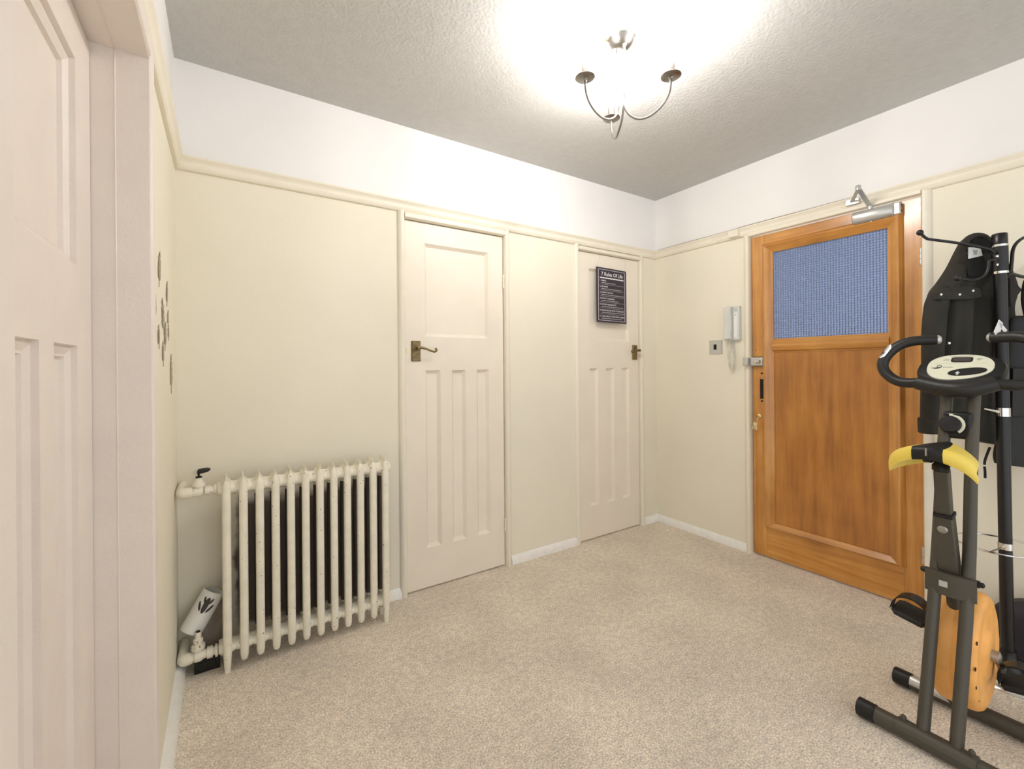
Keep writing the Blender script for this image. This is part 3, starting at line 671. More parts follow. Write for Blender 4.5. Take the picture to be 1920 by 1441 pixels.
# bottom pipe with lockshield
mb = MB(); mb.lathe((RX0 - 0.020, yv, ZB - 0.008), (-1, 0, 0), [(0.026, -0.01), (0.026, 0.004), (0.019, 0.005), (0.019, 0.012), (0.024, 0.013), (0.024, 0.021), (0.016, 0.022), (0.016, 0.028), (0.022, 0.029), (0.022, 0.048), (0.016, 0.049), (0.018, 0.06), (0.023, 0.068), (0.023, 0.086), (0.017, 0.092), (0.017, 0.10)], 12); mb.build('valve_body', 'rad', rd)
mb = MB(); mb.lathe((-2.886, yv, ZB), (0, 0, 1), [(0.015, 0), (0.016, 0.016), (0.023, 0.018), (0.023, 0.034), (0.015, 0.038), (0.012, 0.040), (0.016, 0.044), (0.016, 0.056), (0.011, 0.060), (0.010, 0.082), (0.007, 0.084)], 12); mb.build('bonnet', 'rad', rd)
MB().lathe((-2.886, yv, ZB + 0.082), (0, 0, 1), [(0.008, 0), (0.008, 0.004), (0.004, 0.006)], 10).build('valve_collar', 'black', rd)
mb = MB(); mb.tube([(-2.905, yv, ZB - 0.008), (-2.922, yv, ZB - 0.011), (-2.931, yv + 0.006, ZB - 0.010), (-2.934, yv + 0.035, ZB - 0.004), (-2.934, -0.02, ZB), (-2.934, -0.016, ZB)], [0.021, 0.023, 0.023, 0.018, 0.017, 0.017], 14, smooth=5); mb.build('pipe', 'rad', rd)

# vase leaning in the corner behind the pipe
ax0 = PY(357, 1184, -0.075); ax1 = PY(402, 1106, -0.055)
axv = (ax1 - ax0).normalized(); Lv = (ax1 - ax0).length
vs_ = thing('vase', 'white cylindrical vase with a dark flower motif leaning behind the radiator pipe', 'vase', ax0)
rv = 0.041
MB().lathe(ax0, axv, [(rv * 0.9, 0), (rv, 0.004), (rv, Lv - 0.003), (rv * 0.97, Lv), (rv * 0.88, Lv - 0.001), (rv * 0.86, 0.02)], 32).build('body', 'vase', vs_)
# motif wrapped on the side towards the room
camdir = (CAM - (ax0 + ax1) / 2); camdir = (camdir - axv * camdir.dot(axv)).normalized(); sdv = axv.cross(camdir)
def PV(a, h, o=0.0008):  # a angle from facing, h along
    return ax0 + axv * (h * Lv) + (camdir * math.cos(a) + sdv * math.sin(a)) * (rv + o)
mb = MB()
def petal(a, h, l, wd, ang):
    q = []
    for k in range(12):
        t = 2 * PI * k / 12; x, y = math.sin(t) * wd, (1 - math.cos(t)) * 0.5 * l
        xx = x * math.cos(ang) - y * math.sin(ang); yy = x * math.sin(ang) + y * math.cos(ang)
        q.append(PV(a + xx / rv, h + yy / Lv))
    mb.add(q + [p + camdir * 0.0006 for p in q], [tuple(range(12)), tuple(range(12, 24))])
for a_, l_, w_, h_ in ((0, 0.060, 0.0095, 0.50), (0.60, 0.036, 0.0045, 0.52), (-0.60, 0.036, 0.0045, 0.52), (0.42, 0.024, 0.004, 0.72), (-0.42, 0.024, 0.004, 0.72)):
    petal(-math.sin(a_) * 0.020 / rv, h_ + 0.03 * abs(a_), l_, w_, a_ * 0.8)
mb.build('motif', 'motif', vs_, smooth=0)
cb_ = MB(); cb_.prism([(-2.892, -0.022, 0.0), (-2.805, -0.026, 0.0), (-2.800, -0.020, 0.265), (-2.850, -0.018, 0.25)], (0, 0.006, 0)); o = cb_.build('card_sheet', 'card'); tag(o, 'brown card sheet stood against the wall behind the radiator pipe', 'card')
mb = MB(); mb.box((-2.90, -0.115, 0.0), (-2.815, -0.055, 0.052)); mb.box((-2.89, -0.118, 0.012), (-2.83, -0.114, 0.040)); o = mb.build('black_box', 'black', None, 0.004); tag(o, 'small black box on the carpet under the radiator pipe', 'box')

# ------------------------------------------------------------------ ceiling light
LC = D(1165, 62, 1.69); LC.z = 0
cx_, cy_ = LC.x, LC.y
lt = thing('ceiling_light', 'three armed brushed nickel ceiling light with lit candle bulbs', 'ceiling light', (cx_, cy_, H))
MB().lathe((cx_, cy_, H + 0.001), (0, 0, -1), [(0.054, 0), (0.054, 0.010), (0.050, 0.014), (0.047, 0.022), (0.028, 0.040), (0.010, 0.045), (0.002, 0.046)], 40).build('ceiling_rose', 'nickel', lt)
MB().lathe((cx_ - 0.052 * RT.x, cy_ - 0.052 * RT.y, H - 0.008), -RT, [(0.006, 0), (0.006, 0.006), (0.003, 0.008)], 12).build('rose_screw', 'brass', lt)
for k, ang in enumerate((89, 209, 329)):
    a = math.radians(ang); dv = RT * math.cos(a) + FW * math.sin(a); c = Vector((cx_, cy_, 0)); R_ = 0.180
    sp = dv.cross(UP) * 0.010
    P = lambda r, z: c + dv * r + sp * max(0, 1 - abs(r) / 0.06) + UP * z
    arm = MB(); arm.tube([P(-0.020, 2.415), P(-0.016, 2.37), P(-0.006, 2.30), P(0.004, 2.22), P(0.022, 2.155), P(0.060, 2.122), P(0.105, 2.120), P(0.148, 2.145), P(0.174, 2.185), P(R_, 2.238)], 0.0042, 10, smooth=6)
    arm.build('arm', 'nickel', lt)
    MB().lathe(P(-0.020, 2.405), (0, 0, 1), [(0.007, 0), (0.009, 0.004), (0.009, 0.012), (0.006, 0.02)], 14).build('arm_ferrule', 'chrome', lt)
    e = P(R_, 2.236)
    MB().lathe(e, (0, 0, 1), [(0.005, -0.006), (0.010, 0), (0.030, 0.002), (0.036, 0.006), (0.0355, 0.0075), (0.028, 0.004), (0.012, 0.005)], 32).build('drip_pan', 'nickel', lt)
    MB().lathe(e + UP * 0.004, (0, 0, 1), [(0.0135, 0), (0.0135, 0.050), (0.0125, 0.052), (0.0115, 0.060)], 20).build('candle_tube', 'nickel', lt)
    MB().lathe(e + UP * 0.058, (0, 0, 1), [(0.010, 0), (0.012, 0.006), (0.0165, 0.020), (0.0175, 0.030), (0.0155, 0.044), (0.010, 0.060), (0.005, 0.072), (0.001, 0.078)], 20).build('bulb', 'bulb', lt)

# ------------------------------------------------------------------ folded exercise bike
YC = -1.795
bk = thing('exercise_bike', 'folded exercise bike with orange flywheel cover and yellow black saddle', 'exercise bike', (-0.83, YC, 0))
def foot_bar(x, y0, y1, z, r):
    MB().tube([(x, y0 + 0.0, z), (x, y0 - 0.12, z), (x, y1 + 0.12, z), (x, y1, z)], r, 18).build('foot_bar', 'frame', bk)
    for ya, yb in ((y0 + 0.004, y0 - 0.046), (y1 - 0.004, y1 + 0.046)):
        MB().lathe((x, ya, z), (0, yb - ya, 0), [(r * 0.9, 0), (r * 1.1, 0.003), (r * 1.1, 0.048), (r * 1.0, 0.050)], 22).build('end_cap', 'black', bk)
foot_bar(-0.985, -1.600, -2.000, 0.030, 0.026)
foot_bar(-0.690, -1.612, -1.985, 0.030, 0.025)
# torn silver label round the far bar
mb = MB(); lab = []
for y, e in ((-1.655, 0.0), (-1.675, 0.006), (-1.71, -0.002), (-1.74, 0.005), (-1.765, 0.0)):
    lab.append([Vector((-0.690 + math.cos(a) * 0.0258, y + 0.01 * math.sin(3 * a), 0.030 + math.sin(a) * 0.0258)) for a in [PI * (0.15 + 0.85 * k / 10) for k in range(11)]])
mb.rings(lab, closed=False, cap=False); mb.build('foil_label', 'silver', bk)
# mounting saddles with bolts on the near bar
mb = MB(); mb.rings([[Vector((-0.985 + math.cos(a) * rr, y, 0.030 + math.sin(a) * rr)) for a in [PI * (0.1 + 0.8 * k / 8) for k in range(9)]] for y, rr in ((-1.700, 0.024), (-1.702, 0.031), (-1.880, 0.031), (-1.882, 0.024))]); mb.build('mount_plate', 'frame', bk)
for y in (-1.716, -1.868):
    MB().lathe((-0.985, y, 0.058), (0, 0, 1), [(0.011, 0), (0.011, 0.003), (0.008, 0.004), (0.008, 0.012), (0.006, 0.016), (0.002, 0.019)], 8).build('bolt', 'frame', bk)
def up_x(z): return -0.978 + 0.315 * (z - 0.03) / 1.05
TL, TR_ = -1.760, -1.834
for y0, y1 in ((TL, -1.752), (TR_, -1.818)):
    MB().tube([(up_x(0.03), y0, 0.045), (up_x(0.5), y0, 0.5), (up_x(0.85), (y0 * 0.3 + y1 * 0.7), 0.85), (up_x(1.1), y1, 1.10)], 0.0165, 16, smooth=4).build('upright', 'frame', bk)
# cross plate at the fold
zc = 0.488
mb = MB(); rr_ = []
for k in range(13):
    y = -1.738 - (1.856 - 1.738) * k / 12; bow = 0.010 * math.sin(PI * k / 12)
    rr_.append([Vector((up_x(zc) - 0.020 - bow, y, zc - 0.036)), Vector((up_x(zc) - 0.016 - bow, y, zc + 0.032)), Vector((up_x(zc) - 0.006 - bow, y, zc + 0.034)), Vector((up_x(zc) - 0.010 - bow, y, zc - 0.038))])
mb.rings(rr_); mb.build('fold_plate', 'frame', bk)
MB().box((up_x(zc) - 0.033, -1.795, zc - 0.008), (up_x(zc) - 0.028, -1.775, zc + 0.010)).build('plate_sticker', 'silver', bk)
for y, s in ((-1.738, 1), (-1.856, -1)):
    MB().lathe((up_x(zc), y, zc + 0.02), (0, s, 0), [(0.011, -0.012), (0.011, 0.004), (0.008, 0.005), (0.008, 0.012), (0.004, 0.015)], 10).build('bolt', 'black', bk)
# inner frame: far bar -> fold -> saddle post
MB().tube([(-0.690, YC, 0.045), (-0.745, YC, 0.22), (-0.815, YC, 0.470)], 0.019, 16).build('inner_tube', 'frame', bk)
def sq_post(name, p, q, w0, w1, d0, mat='frame', bev=0.004):
    p, q = Vector(p), Vector(q); t = (q - p).normalized(); n = Vector((0, 1, 0)); m = n.cross(t).normalized(); mb = MB()
    mb.rings([[c + n * a * ww + m * b * d0 for a, b in ((-1, -1), (1, -1), (1, 1), (-1, 1))] for c, ww in ((p, w0), (q, w1))])
    return mb.build(name, mat, bk, bev)
pb, pm, pt = PX(1781, 1080, -0.822), PX(1771, 962, -0.868), PX(1766, 880, -0.905)
sl = sq_post('post_sleeve', pb, pm, 0.026, 0.021, 0.020)
sq_post('sleeve_lip', pm - (pm - pb).normalized() * 0.008, pm + (pm - pb).normalized() * 0.004, 0.0225, 0.0225, 0.022, 'black', 0.001)
sq_post('saddle_post', pm, pt, 0.0185, 0.0175, 0.016)
hp = pb.lerp(pm, 0.78); MB().lathe(hp + Vector((-0.020, 0.003, -0.004)), (-1, 0, -0.3), [(0.013, 0), (0.011, 0.003), (0.008, 0.0035), (0.007, 0.001)], 16).build('adjust_hole', 'screw', sl)
# saddle clamp and springs
sc_ = PX(1764, 868, -0.915)
mb = MB(); mb.lathe(sc_ - UP * 0.022, UP, [(0.021, 0), (0.021, 0.016), (0.016, 0.022), (0.016, 0.052)], 16); mb.lathe(sc_ + Vector((0, 0.040, 0.010)), (0, -1, 0), [(0.013, 0), (0.013, 0.020), (0.009, 0.022), (0.009, 0.062), (0.013, 0.064), (0.013, 0.082)], 12); mb.build('saddle_clamp', 'black', bk)
SXc, SZt = -0.945, 0.938; SY = -1.787
def srf(s, t, o):
    """saddle skin: s -1..1 across, t 0 rear .. 1 nose, o 0 top .. 1 underside"""
    wd = 0.074 * max(math.cos(t * PI / 2), 0) ** 0.75 + 0.024
    ang = s * 1.12
    y = SY + wd * math.sin(ang) / math.sin(1.12)
    dr = 0.050 * (abs(s) ** 2.1) * (1 - 0.5 * t)
    x = -1.030 + 0.215 * t + 0.034 * (s * s) * (1 - t)
    return Vector((x, y, SZt - dr - 0.006 * t + (0.004 if o == 0 else -0.034 - 0.008 * abs(s))))
def saddle_part(name, s0, s1, mat):
    mb = MB(); ns, ntt = 10, 8; R = []
    for i in range(ns + 1):
        s = s0 + (s1 - s0) * i / ns
        ring = [srf(s, t / ntt, 0) for t in range(ntt + 1)]
        ring = [srf(s, 0, 1) * 0.75 + srf(s, 0, 0) * 0.25 + Vector((-0.006, 0, 0)), srf(s, 0, 1) * 0.3 + srf(s, 0, 0) * 0.7 + Vector((-0.008, 0, 0))] + ring
        ring += [srf(s, t / ntt, 1) for t in range(ntt, -1, -1)]
        R.append(ring)
    mb.rings(R); return mb.build(name, mat, bk, smooth=60)
saddle_part('saddle_pad', 1.0, 0.29, 'yellow'); saddle_part('saddle_pad', -0.29, -1.0, 'yellow'); saddle_part('saddle_stripe', 0.29, -0.29, 'black')
MB().box((-1.0398, SY - 0.002, SZt - 0.022), (-1.0375, SY + 0.002, SZt + 0.0)).build('saddle_mark', 'screw', bk)
for s in (-1, 1):
    MB().tube([sc_ + Vector((0, 0.02 * s, 0.012)), Vector((-0.975, SY + 0.045 * s, 0.895)), Vector((-0.990, SY + 0.062 * s, 0.890))], 0.005, 8, smooth=4).build('saddle_rail', 'black', bk)
# tension knob between the uprights
kc = Vector((up_x(0.96) - 0.030, -1.772, 0.985)); kn = Vector((-0.93, -0.10, 0.30)).normalized()
mb = MB(); mb.lathe(kc - kn * 0.03, kn, [(0.010, 0), (0.026, 0.004), (0.028, 0.010), (0.028, 0.034), (0.026, 0.038), (0.012, 0.040)], 28); kb = mb.build('tension_knob', 'black', bk)
MB().box((up_x(0.97) - 0.018, -1.752, 0.935), (up_x(0.97) + 0.014, -1.822, 1.025)).build('knob_housing', 'black', bk, 0.008)
u_ = UP.cross(kn).normalized(); w_ = kn.cross(u_)
if u_.y > 0: u_ = -u_
mb = MB(); mb.rings([[kc - kn * 0.006 + (u_ * math.cos(a) + w_ * math.sin(a)) * r + kn * o for r, o in ((0.029, 0), (0.037, 0), (0.037, 0.002), (0.029, 0.002))] for a in [math.radians(v) for v in range(-50, 106, 12)]]); mb.build('tension_scale', 'console', kb, smooth=0)
# console
cc = PX(1799, 690, -0.655); ca = Vector((0, -1, 0)); cs = Vector((math.cos(0.78), 0, math.sin(0.78))); cn = ca.cross(cs); cn = cn if cn.x < 0 else -cn
def CP(a, b, o=0.0): return cc + ca * a + cs * b + cn * o
def oval(n, ra, rb, p=2.6, skew=0.0):
    return [(ra * math.copysign(abs(math.cos(t)) ** (2 / p), math.cos(t)), rb * math.copysign(abs(math.sin(t)) ** (2 / p), math.sin(t)) + skew * math.cos(t)) for t in [2 * PI * k / n for k in range(n)]]
ho = oval(40, 0.112, 0.070, 2.4); mb = MB()
mb.rings([[CP(a * k, b * k, o) for a, b in ho] for k, o in ((0.86, -0.055), (0.98, -0.040), (1, -0.012), (0.95, 0.0), (0.80, 0.003))]); mb.build('console_housing', 'black', bk, smooth=50)
fo = [(a, b * (1.0 - 0.18 * (a / 0.085)) if b < 0 else b * (0.94)) for a, b in oval(48, 0.083, 0.062, 2.35)]
mb = MB(); mb.rings([[CP(a * k, b * k + 0.004, o) for a, b in fo] for k, o in ((1, 0.002), (0.985, 0.0055))]); fc = mb.build('console_face', 'console', bk, smooth=0)
def flat(poly, o, name, mat, parent=None):
    mb = MB(); mb.rings([[CP(a, b, oo) for a, b in poly] for oo in (o - 0.0015, o)]); return mb.build(name, mat, parent or fc, smooth=0)
sc_o = oval(24, 0.027, 0.0125, 5); flat([(a + 0.002, b + 0.036) for a, b in sc_o], 0.0066, 'screen_bezel', 'black')
flat([(a * 0.84 + 0.002, b * 0.66 + 0.036) for a, b in sc_o], 0.0072, 'screen', 'screen')
bo = oval(30, 0.047, 0.017, 2.2); ct, sn = math.cos(0.20), math.sin(0.20)
flat([(a * ct - b * sn + 0.022, a * sn + b * ct - 0.022) for a, b in bo], 0.0066, 'button', 'black')
flat([(0.000 + a * 0.9, -0.030 + b) for a, b in ((-0.007, 0), (0, 0.009), (0.007, 0), (0.003, 0), (0.003, -0.008), (-0.003, -0.008), (-0.003, 0))], 0.0076, 'arrow_mark', 'phone')
# small maker's mark: a swoosh, a ring and a line of tiny print
flat([(-0.070, -0.004), (-0.060, -0.0085), (-0.050, -0.0065), (-0.045, 0.002), (-0.052, -0.002), (-0.060, -0.0035)], 0.0066, 'maker_mark', 'motif')
mb = MB(); mb.tube([CP(-0.050 + 0.006 * math.cos(t), 0.003 + 0.006 * math.sin(t), 0.006) for t in [2 * PI * k / 16 for k in range(17)]], 0.0009, 6); mb.build('maker_ring', 'motif', fc)
flat([(-0.042, -0.0015), (-0.016, -0.0015), (-0.016, 0.0005), (-0.042, 0.0005)], 0.0062, 'small_print', 'screw')
for a, b, l in ((-0.030, 0.054, 0.06), (-0.042, 0.040, 0.012), (-0.045, 0.034, 0.015), (0.038, 0.040, 0.014), (0.038, 0.035, 0.010)):
    flat([(a, b - 0.0008), (a + l, b - 0.0008), (a + l, b + 0.0008), (a, b + 0.0008)], 0.0062, 'small_print', 'screw')
mb = MB(); mb.tube([CP(a, b, 0.0052) for a, b in ((-0.066, 0.018), (-0.02, 0.017), (0.03, 0.021), (0.066, 0.018))], 0.0005, 5, smooth=4); mb.build('face_line', 'screw', fc)
# padded front bar and handlebar
bp_ = [PX(1722, 717, -0.685), PX(1760, 726, -0.700), PX(1797, 730, -0.706), PX(1830, 727, -0.700), PX(1868, 718, -0.685)]
MB().tube(bp_, [0.025, 0.027, 0.0285, 0.027, 0.025], 18, smooth=6).build('console_bar', 'foam', bk)
hl = [PX(1730, 717, -0.684), PX(1700, 717.5, -0.682), PX(1680, 713, -0.676), PX(1662, 700, -0.668), PX(1655, 684, -0.660), PX(1663, 666, -0.650), PX(1683, 649, -0.635), PX(1708, 640, -0.622), PX(1735, 637.5, -0.610), PX(1757, 636.5, -0.600)]
ymid = -1.782
for s in (1, -1):
    pth = [Vector((p.x, p.y if s == 1 else 2 * ymid - p.y, p.z)) for p in hl]
    MB().tube(pth, 0.0178, 16, smooth=5).build('handlebar', 'foam', bk)
    e = pth[-1]; dv = (pth[-1] - pth[-2]).normalized()
    MB().lathe(e, dv, [(0.0165, -0.004), (0.0170, 0.004), (0.013, 0.010), (0.006, 0.013)], 14).build('grip_cap', 'silver', bk)
    gp_ = pth[5].lerp(pth[6], 0.2); gv = (pth[6] - pth[4]).normalized(); gn = Vector((-0.75, 0.55 * s, 0.25)); gn = (gn - gv * gn.dot(gv)).normalized(); gs = gv.cross(gn)
    mb = MB(); mb.rings([[gp_ + gv * t + (gn * math.cos(a) + gs * math.sin(a)) * 0.0188 for a in [math.radians(v) for v in (-38 * k, -19 * k, 0, 19 * k, 38 * k)]] for t, k in ((-0.030, 0.35), (-0.018, 1), (0.018, 1), (0.030, 0.35))], closed=False, cap=False)
    mb.build('pulse_sensor', 'silver', bk)
# white tag tied round the far grip
tg = Vector((hl[-1].x, 2 * ymid - hl[-1].y, hl[-1].z)); ta, tb = D(1869, 628, 1.47), D(1876, 602, 1.47)
mb = MB()
for q in (((1864, 622), (1874, 599), (1881, 606), (1872, 634)), ((1873, 600), (1889, 619), (1884, 624), (1872, 608))):
    mb.prism([D(a, b, 1.468) for a, b in q], FW * 0.002)
mb.build('tag', 'white', bk, smooth=0)
# flywheel cover
FC = Vector((-0.715, 0, 0.248)); mb = MB(); NR = 40
def fw_ring(k, y):
    return [Vector((FC.x + 0.178 * k * math.cos(a) * (0.90 if math.sin(a) > 0 else 0.94), y, FC.z + 0.186 * k * math.sin(a))) for a in [2 * PI * j / NR for j in range(NR)]]
mb.rings([fw_ring(k, y) for k, y in ((0.30, -1.744), (0.86, -1.745), (0.94, -1.749), (0.985, -1.758), (1.0, -1.772), (1.0, -1.795), (0.995, -1.797), (0.995, -1.801), (1.0, -1.803), (1.0, -1.828), (0.985, -1.842), (0.94, -1.852), (0.84, -1.857), (0.80, -1.853), (0.45, -1.853), (0.40, -1.860), (0.15, -1.862))]); fwc = mb.build('flywheel_cover', 'orange', bk, smooth=50)
for a, r in ((200, 0.80), (222, 0.80), (178, 0.80), (150, 0.80), (244, 0.8)):
    t = math.radians(a); MB().lathe((FC.x + 0.15 * math.cos(t), -1.8535, FC.z + 0.155 * math.sin(t)), (0, -1, 0), [(0.006, 0), (0.006, 0.0012)], 12).build('screw_hole', 'dark_hole', fwc)
# cranks and pedals with straps
ck = math.radians(140)
for s, yb in ((1, -1.735), (-1, -1.872)):
    dvx = Vector((math.cos(ck), 0, math.sin(ck))) * s; hub = Vector((FC.x, yb, FC.z)); en = hub + dvx * 0.105
    mb = MB(); mb.lathe(hub - Vector((0, 0.010 * s, 0)), (0, s, 0), [(0.018, 0), (0.018, 0.018), (0.010, 0.022)], 16); mb.tube([hub, en], [0.011, 0.009], 10); mb.lathe(en - Vector((0, 0.008 * s, 0)), (0, s, 0), [(0.013, 0), (0.013, 0.016)], 14); mb.build('crank', 'screw' if s < 0 else 'frame', bk)
    pc = en + Vector((0.02 * s, 0.050 * s, 0.010 * s)); tilt = Matrix.Rotation(0.20 * s, 3, 'X')
    def PP(x, y, z): return pc + tilt @ Vector((x, y * s, z))
    mb = MB()
    mb.rings([[PP(x * k, y, z * kz) for x, z in ((-0.050, -0.018), (0.050, -0.018), (0.056, -0.008), (0.050, 0.000), (-0.050, 0.000), (-0.056, -0.008))] for y, k, kz in ((-0.045, 0.8, 0.8), (-0.038, 1, 1), (0.034, 1, 1), (0.046, 0.75, 0.7))]); pd = mb.build('pedal', 'bag', bk)
    mb = MB(); R = []
    for k in range(17):
        a = PI * k / 16; R.append([PP(-0.020 - xx + 0.0 , 0.050 * math.cos(a) - 0.0, -0.010 + 0.066 * math.sin(a) ** 0.7 + o) for xx, o in ((-0.026, 0), (0.026, 0), (0.026, 0.005), (-0.026, 0.005))])
    mb.rings(R); mb.build('toe_strap', 'black', pd)

# ------------------------------------------------------------------ coat stand
SB = Vector((-0.312, -1.836, 0))
cs_ = thing('coat_stand', 'black tubular coat stand with curved hooks and chrome base', 'coat stand', SB)
top = D(1874, 438, 1.66)
ptop = Vector((top.x, top.y, top.z))
MB().tube([SB + UP * 0.02, ptop - UP * 0.02], 0.0185, 20).build('pole', 'stand', cs_)
axp = (ptop - SB).normalized()
MB().lathe(ptop - axp * 0.040, axp, [(0.0205, 0), (0.0215, 0.001), (0.0215, 0.037), (0.019, 0.040)], 24).build('top_cap', 'stand', cs_)
MB().lathe(ptop - axp * 0.050, axp, [(0.0225, 0), (0.0225, 0.008)], 24).build('ring_band', 'chrome', cs_)
MB().lathe(ptop - axp * 0.150, axp, [(0.020, 0), (0.0225, 0.002), (0.0225, 0.098), (0.020, 0.10)], 24).build('hook_collar', 'stand', cs_)
MB().lathe(ptop - axp * 0.152, axp, [(0.0232, 0), (0.0232, 0.009)], 24).build('ring_band', 'chrome', cs_)
for py in (480, 496): MB().lathe(D(1869, py, 1.632), -FW, [(0.005, 0), (0.005, 0.003), (0.002, 0.005)], 12).build('screw', 'chrome', cs_)
def hook(pts, r, ball=True, mat='stand'):
    mb = MB(); mb.tube(pts, r, 10, smooth=6)
    hk = mb.build('hook', mat, cs_)
    if ball:
        e, rb = Vector(pts[-1]), 0.0115
        MB().lathe(e - UP * rb, UP, [(rb * math.sin(PI * k / 10), rb - rb * math.cos(PI * k / 10)) for k in range(11)], 16).build('hook_ball', mat, hk)
hook([D(1866, 474, 1.65), D(1850, 466, 1.66), D(1800, 456, 1.69), D(1752, 449.5, 1.715), D(1738, 447, 1.72), D(1729, 440, 1.725), D(1725, 436, 1.725)], 0.0052)
hook([D(1866, 488, 1.645), D(1855, 488, 1.645), D(1852, 505, 1.645), D(1843, 518, 1.65), D(1822, 525, 1.66), D(1796, 521, 1.67)], 0.0042)
hook([D(1888, 513, 1.65), D(1900, 514, 1.655), D(1921, 519, 1.665), D(1960, 520, 1.68), D(1985, 505, 1.70)], 0.006)
hook([D(1895, 512, 1.645), D(1897, 490, 1.645), D(1900, 466, 1.65), D(1912, 450, 1.655), D(1935, 440, 1.665), D(1965, 440, 1.68), D(1985, 425, 1.69)], 0.0055)
# umbrella ring with its bracket
rc = Vector((SB.x - 0.022, SB.y + 0.020, 0.502)); mb = MB()
mb.tube([rc + Vector((0.118 * math.cos(a), 0.118 * math.sin(a), 0.0)) for a in [2 * PI * k / 48 for k in range(49)]], 0.0034, 8); mb.build('umbrella_ring', 'chrome', cs_)
pz = SB.lerp(ptop, 0.50 / ptop.z)
MB().lathe(pz - axp * 0.012, axp, [(0.0205, 0), (0.0205, 0.024)], 24).build('ring_band', 'chrome', cs_)
MB().tube([pz + Vector((-0.015, 0, 0)), rc + Vector((-0.118, 0, 0))], 0.003, 8).build('ring_strut', 'chrome', cs_)
# chrome clip on the pole
pk = SB.lerp(ptop, 1.005 / ptop.z)
MB().lathe(pk - axp * 0.016, axp, [(0.0205, 0), (0.0205, 0.032)], 24).build('ring_band', 'chrome', cs_)
MB().tube([pk + Vector((-0.015, 0.008, 0)), pk + Vector((-0.055, 0.040, 0.012))], [0.006, 0.003], 8).build('clip', 'chrome', cs_)
MB().lathe(SB, UP, [(0.125, 0), (0.125, 0.006), (0.118, 0.014), (0.100, 0.020), (0.085, 0.021), (0.040, 0.022)], 48).build('base', 'chrome', cs_)
MB().lathe(SB + UP * 0.018, UP, [(0.086, 0), (0.086, 0.006), (0.050, 0.020), (0.028, 0.050), (0.024, 0.090), (0.020, 0.092)], 32).build('base_dome', 'stand', cs_)

# ------------------------------------------------------------------ hanging clothes and bags
def cloth_loft(rows, d, n=56, folds=5, amp=0.10, seed=1, sub=5):
    """rows: (pyL, pxL, pyR, pxR, half depth): garment slices from top to hem"""
    random.seed(seed); ph = [random.uniform(0, 6.28) for _ in range(4)]
    ctrl = []
    for pyL, pxL, pyR, pxR, hd in rows:
        a, b = D(pxL, pyL, d), D(pxR, pyR, d); ctrl.append(((a + b) / 2, (b - a) / 2, hd))
    cen, _ = catmull([c[0] for c in ctrl], [1] * len(ctrl), sub); hw, hd = catmull([c[1] for c in ctrl], [c[2] for c in ctrl], sub)
    R = []; N_ = len(cen)
    for i in range(N_):
        t = i / (N_ - 1); ring = []; dn = Vector((hw[i].x, hw[i].y, 0)).normalized().cross(UP)
        for k in range(n):
            a = 2 * PI * k / n
            f_ = 1 + amp * min(1, 0.15 + t * 1.4) * (0.6 * math.sin(folds * a + ph[0] + 1.5 * t) + 0.4 * math.sin((folds * 2 + 1) * a + ph[1] - 2.2 * t) + 0.25 * math.sin(3 * a + ph[2] + 9 * t)) * abs(math.sin(a)) ** 0.5
            ring.append(cen[i] + hw[i] * math.cos(a) + dn * (hd[i] * math.sin(a) * f_))
        R.append(ring)
    return MB().rings(R)
jk = thing('jacket', 'black hooded jacket hanging from the coat stand above the exercise bike', 'jacket', D(1800, 805, 1.77))
cloth_loft([(440, 1822, 440, 1842, 0.012), (450, 1806, 452, 1858, 0.034), (470, 1796, 472, 1866, 0.050), (500, 1782, 500, 1869, 0.060), (528, 1764, 528, 1870, 0.068), (548, 1750, 548, 1869, 0.074), (580, 1745, 580, 1868, 0.078), (640, 1742, 640, 1864, 0.078), (720, 1738, 720, 1860, 0.074), (780, 1735, 800, 1858, 0.070), (806, 1733, 832, 1857, 0.064)], 1.77, folds=5, amp=0.34, seed=4).build('body', 'jacket', jk, smooth=70)
jd = 1.77
sl_ = MB(); sl_.tube([D(1768, 545, 1.735), D(1756, 570, 1.72), D(1750, 630, 1.705), D(1748, 700, 1.70), D(1746, 768, 1.70), D(1743, 812, 1.70)], [0.030, 0.036, 0.035, 0.031, 0.030, 0.029], 16, smooth=6); sl_.build('sleeve', 'jacket', jk)
MB().lathe(D(1743, 806, 1.70), D(1742, 774, 1.70) - D(1743, 806, 1.70), [(0.030, -0.012), (0.034, -0.008), (0.034, 0.045), (0.031, 0.048)], 18).build('cuff', 'jacket', jk)
def patch(pts, d, th, name, mat, parent, bow=0.006):
    n = len(pts); c = (sum(p[0] for p in pts) / n, sum(p[1] for p in pts) / n)
    mb = MB(); mb.prism([D(px, py, d) for px, py in pts], FW * th); return mb.build(name, mat, parent, 0.0015)
pf = patch([(1757, 548), (1775, 540), (1810, 535), (1838, 540), (1843, 556), (1820, 561), (1785, 561), (1758, 561)], 1.685, 0.020, 'pocket_flap', 'jacket', jk)
for px, py in ((1764, 552), (1799, 552), (1824, 545)):
    MB().lathe(D(px, py, 1.686), -FW, [(0.0055, 0), (0.0055, 0.002), (0.004, 0.0035), (0.0035, 0.002)], 14).build('snap_button', 'chrome', pf)
MB().lathe(D(1779, 643, 1.682), -FW, [(0.0055, -0.01), (0.0055, 0.002), (0.004, 0.0035)], 14).build('snap_button', 'chrome', jk)
patch([(1812, 470), (1826, 448), (1848, 446), (1862, 458), (1860, 472)], 1.715, 0.010, 'hood_lining', 'lining', jk)
patch([(1816, 486), (1846, 480), (1852, 505), (1842, 518), (1820, 518)], 1.705, 0.010, 'collar_lining', 'lining', jk)
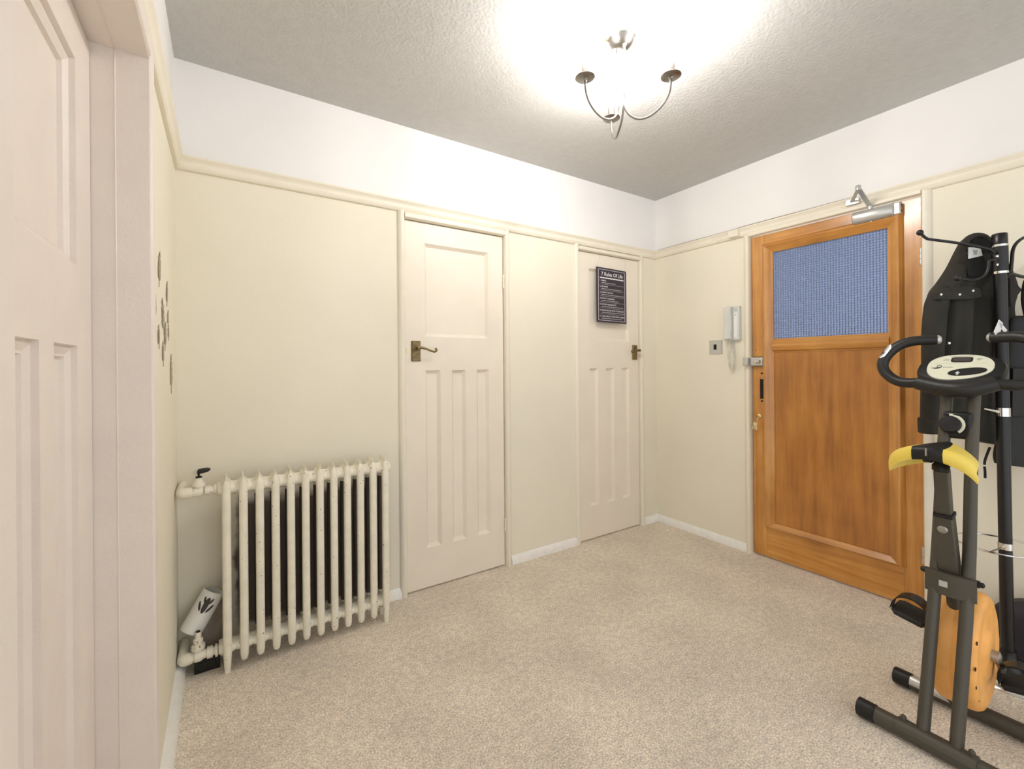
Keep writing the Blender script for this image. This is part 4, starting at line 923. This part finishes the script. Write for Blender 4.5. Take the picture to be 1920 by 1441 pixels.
lb_ = patch([(1816, 463), (1839, 464), (1843, 479), (1817, 485)], 1.703, 0.004, 'care_label', 'white', jk)
patch([(1824, 468), (1833, 469), (1832, 477), (1826, 478)], 1.7025, 0.001, 'label_print', 'phone_dark', lb_)
mb = MB(); mb.tube([D(1803, 478, 1.715), D(1808, 456, 1.71), D(1822, 443, 1.715), D(1842, 442, 1.72), D(1858, 454, 1.72), D(1866, 466, 1.715)], [0.010, 0.011, 0.010, 0.010, 0.010, 0.008], 10, smooth=6); mb.build('hood_rim', 'jacket', jk)

ct_ = thing('coat', 'dark coat with a pointed lapel hanging behind the coat stand pole', 'coat', D(1895, 700, 1.80))
cloth_loft([(495, 1876, 495, 1892, 0.012), (512, 1873, 520, 1902, 0.016), (535, 1873, 545, 1908, 0.018), (570, 1873, 575, 1900, 0.018), (598, 1873, 598, 1902, 0.018), (660, 1873, 660, 1915, 0.018), (720, 1873, 720, 1920, 0.016)], 1.81, folds=4, amp=0.15, seed=9).build('body', 'coat', ct_, smooth=70)
patch([(1894, 520), (1905, 530), (1917, 543), (1906, 556), (1899, 570), (1895, 575)], 1.785, 0.012, 'lapel', 'coat', ct_)
bp2 = thing('backpack', 'black nylon backpack hanging low on the coat stand', 'backpack', D(1905, 800, 1.735))
cloth_loft([(592, 1900, 592, 1945, 0.012), (600, 1893, 598, 1955, 0.026), (640, 1888, 640, 1966, 0.030), (720, 1880, 720, 1972, 0.032), (800, 1874, 800, 1972, 0.032), (850, 1864, 855, 1968, 0.030), (868, 1866, 880, 1958, 0.024)], 1.73, folds=3, amp=0.08, seed=12).build('body', 'bag', bp2, smooth=70)
patch([(1900, 690), (1950, 690), (1955, 780), (1898, 780)], 1.692, 0.012, 'front_pocket', 'bag', bp2)
mb = MB(); mb.tube([D(1856, 838, 1.70), D(1849, 856, 1.695), D(1846, 868, 1.695), D(1847, 885, 1.695), D(1847, 896, 1.695)], 0.0045, 8, smooth=4, flat=0.4); mb.build('strap', 'bag', bp2)
MB().box(D(1843, 871, 1.695), D(1850, 874, 1.690)).build('strap_buckle', 'white', bp2)
mb = MB(); mb.tube([D(1925, 600, 1.72), D(1918, 560, 1.70), D(1925, 524, 1.675), D(1940, 560, 1.71), D(1940, 600, 1.72)], 0.006, 8, smooth=5, flat=0.4); mb.build('hanging_loop', 'bag', bp2)

# holdall on the floor between stand and wall
hb = thing('holdall', 'dark plum holdall bag on the carpet behind the coat stand base', 'bag', (-0.10, -2.0, 0))
mb = MB(); R = []
for k in range(13):
    t = k / 12; y = -1.752 - 0.46 * t; e = 0.62 + 0.38 * math.sin(PI * min(max(t, 0.0), 1.0)) ** 0.5
    R.append([Vector((-0.100 + 0.078 * e * math.copysign(abs(math.cos(a)) ** 0.6, math.cos(a)), y, 0.130 * e + 0.130 * e * math.copysign(abs(math.sin(a)) ** 0.6, math.sin(a)) * (1 + 0.03 * math.sin(7 * a + 5 * t)))) for a in [2 * PI * j / 24 for j in range(24)]])
mb.rings(R); hbody = mb.build('body', 'plum', hb, smooth=70)
MB().tube([(-0.115, -1.80, 0.216), (-0.10, -1.90, 0.247), (-0.10, -2.0, 0.260), (-0.10, -2.15, 0.232)], 0.004, 8, smooth=4).build('zip', 'screw', hbody)
for x in (-0.16, -0.05):
    MB().tube([(x, -1.90, 0.235), (x - 0.01, -1.93, 0.30), (x, -2.02, 0.325), (x, -2.10, 0.30), (x, -2.13, 0.235)], 0.007, 8, smooth=5, flat=0.5).build('handle', 'bag', hb)
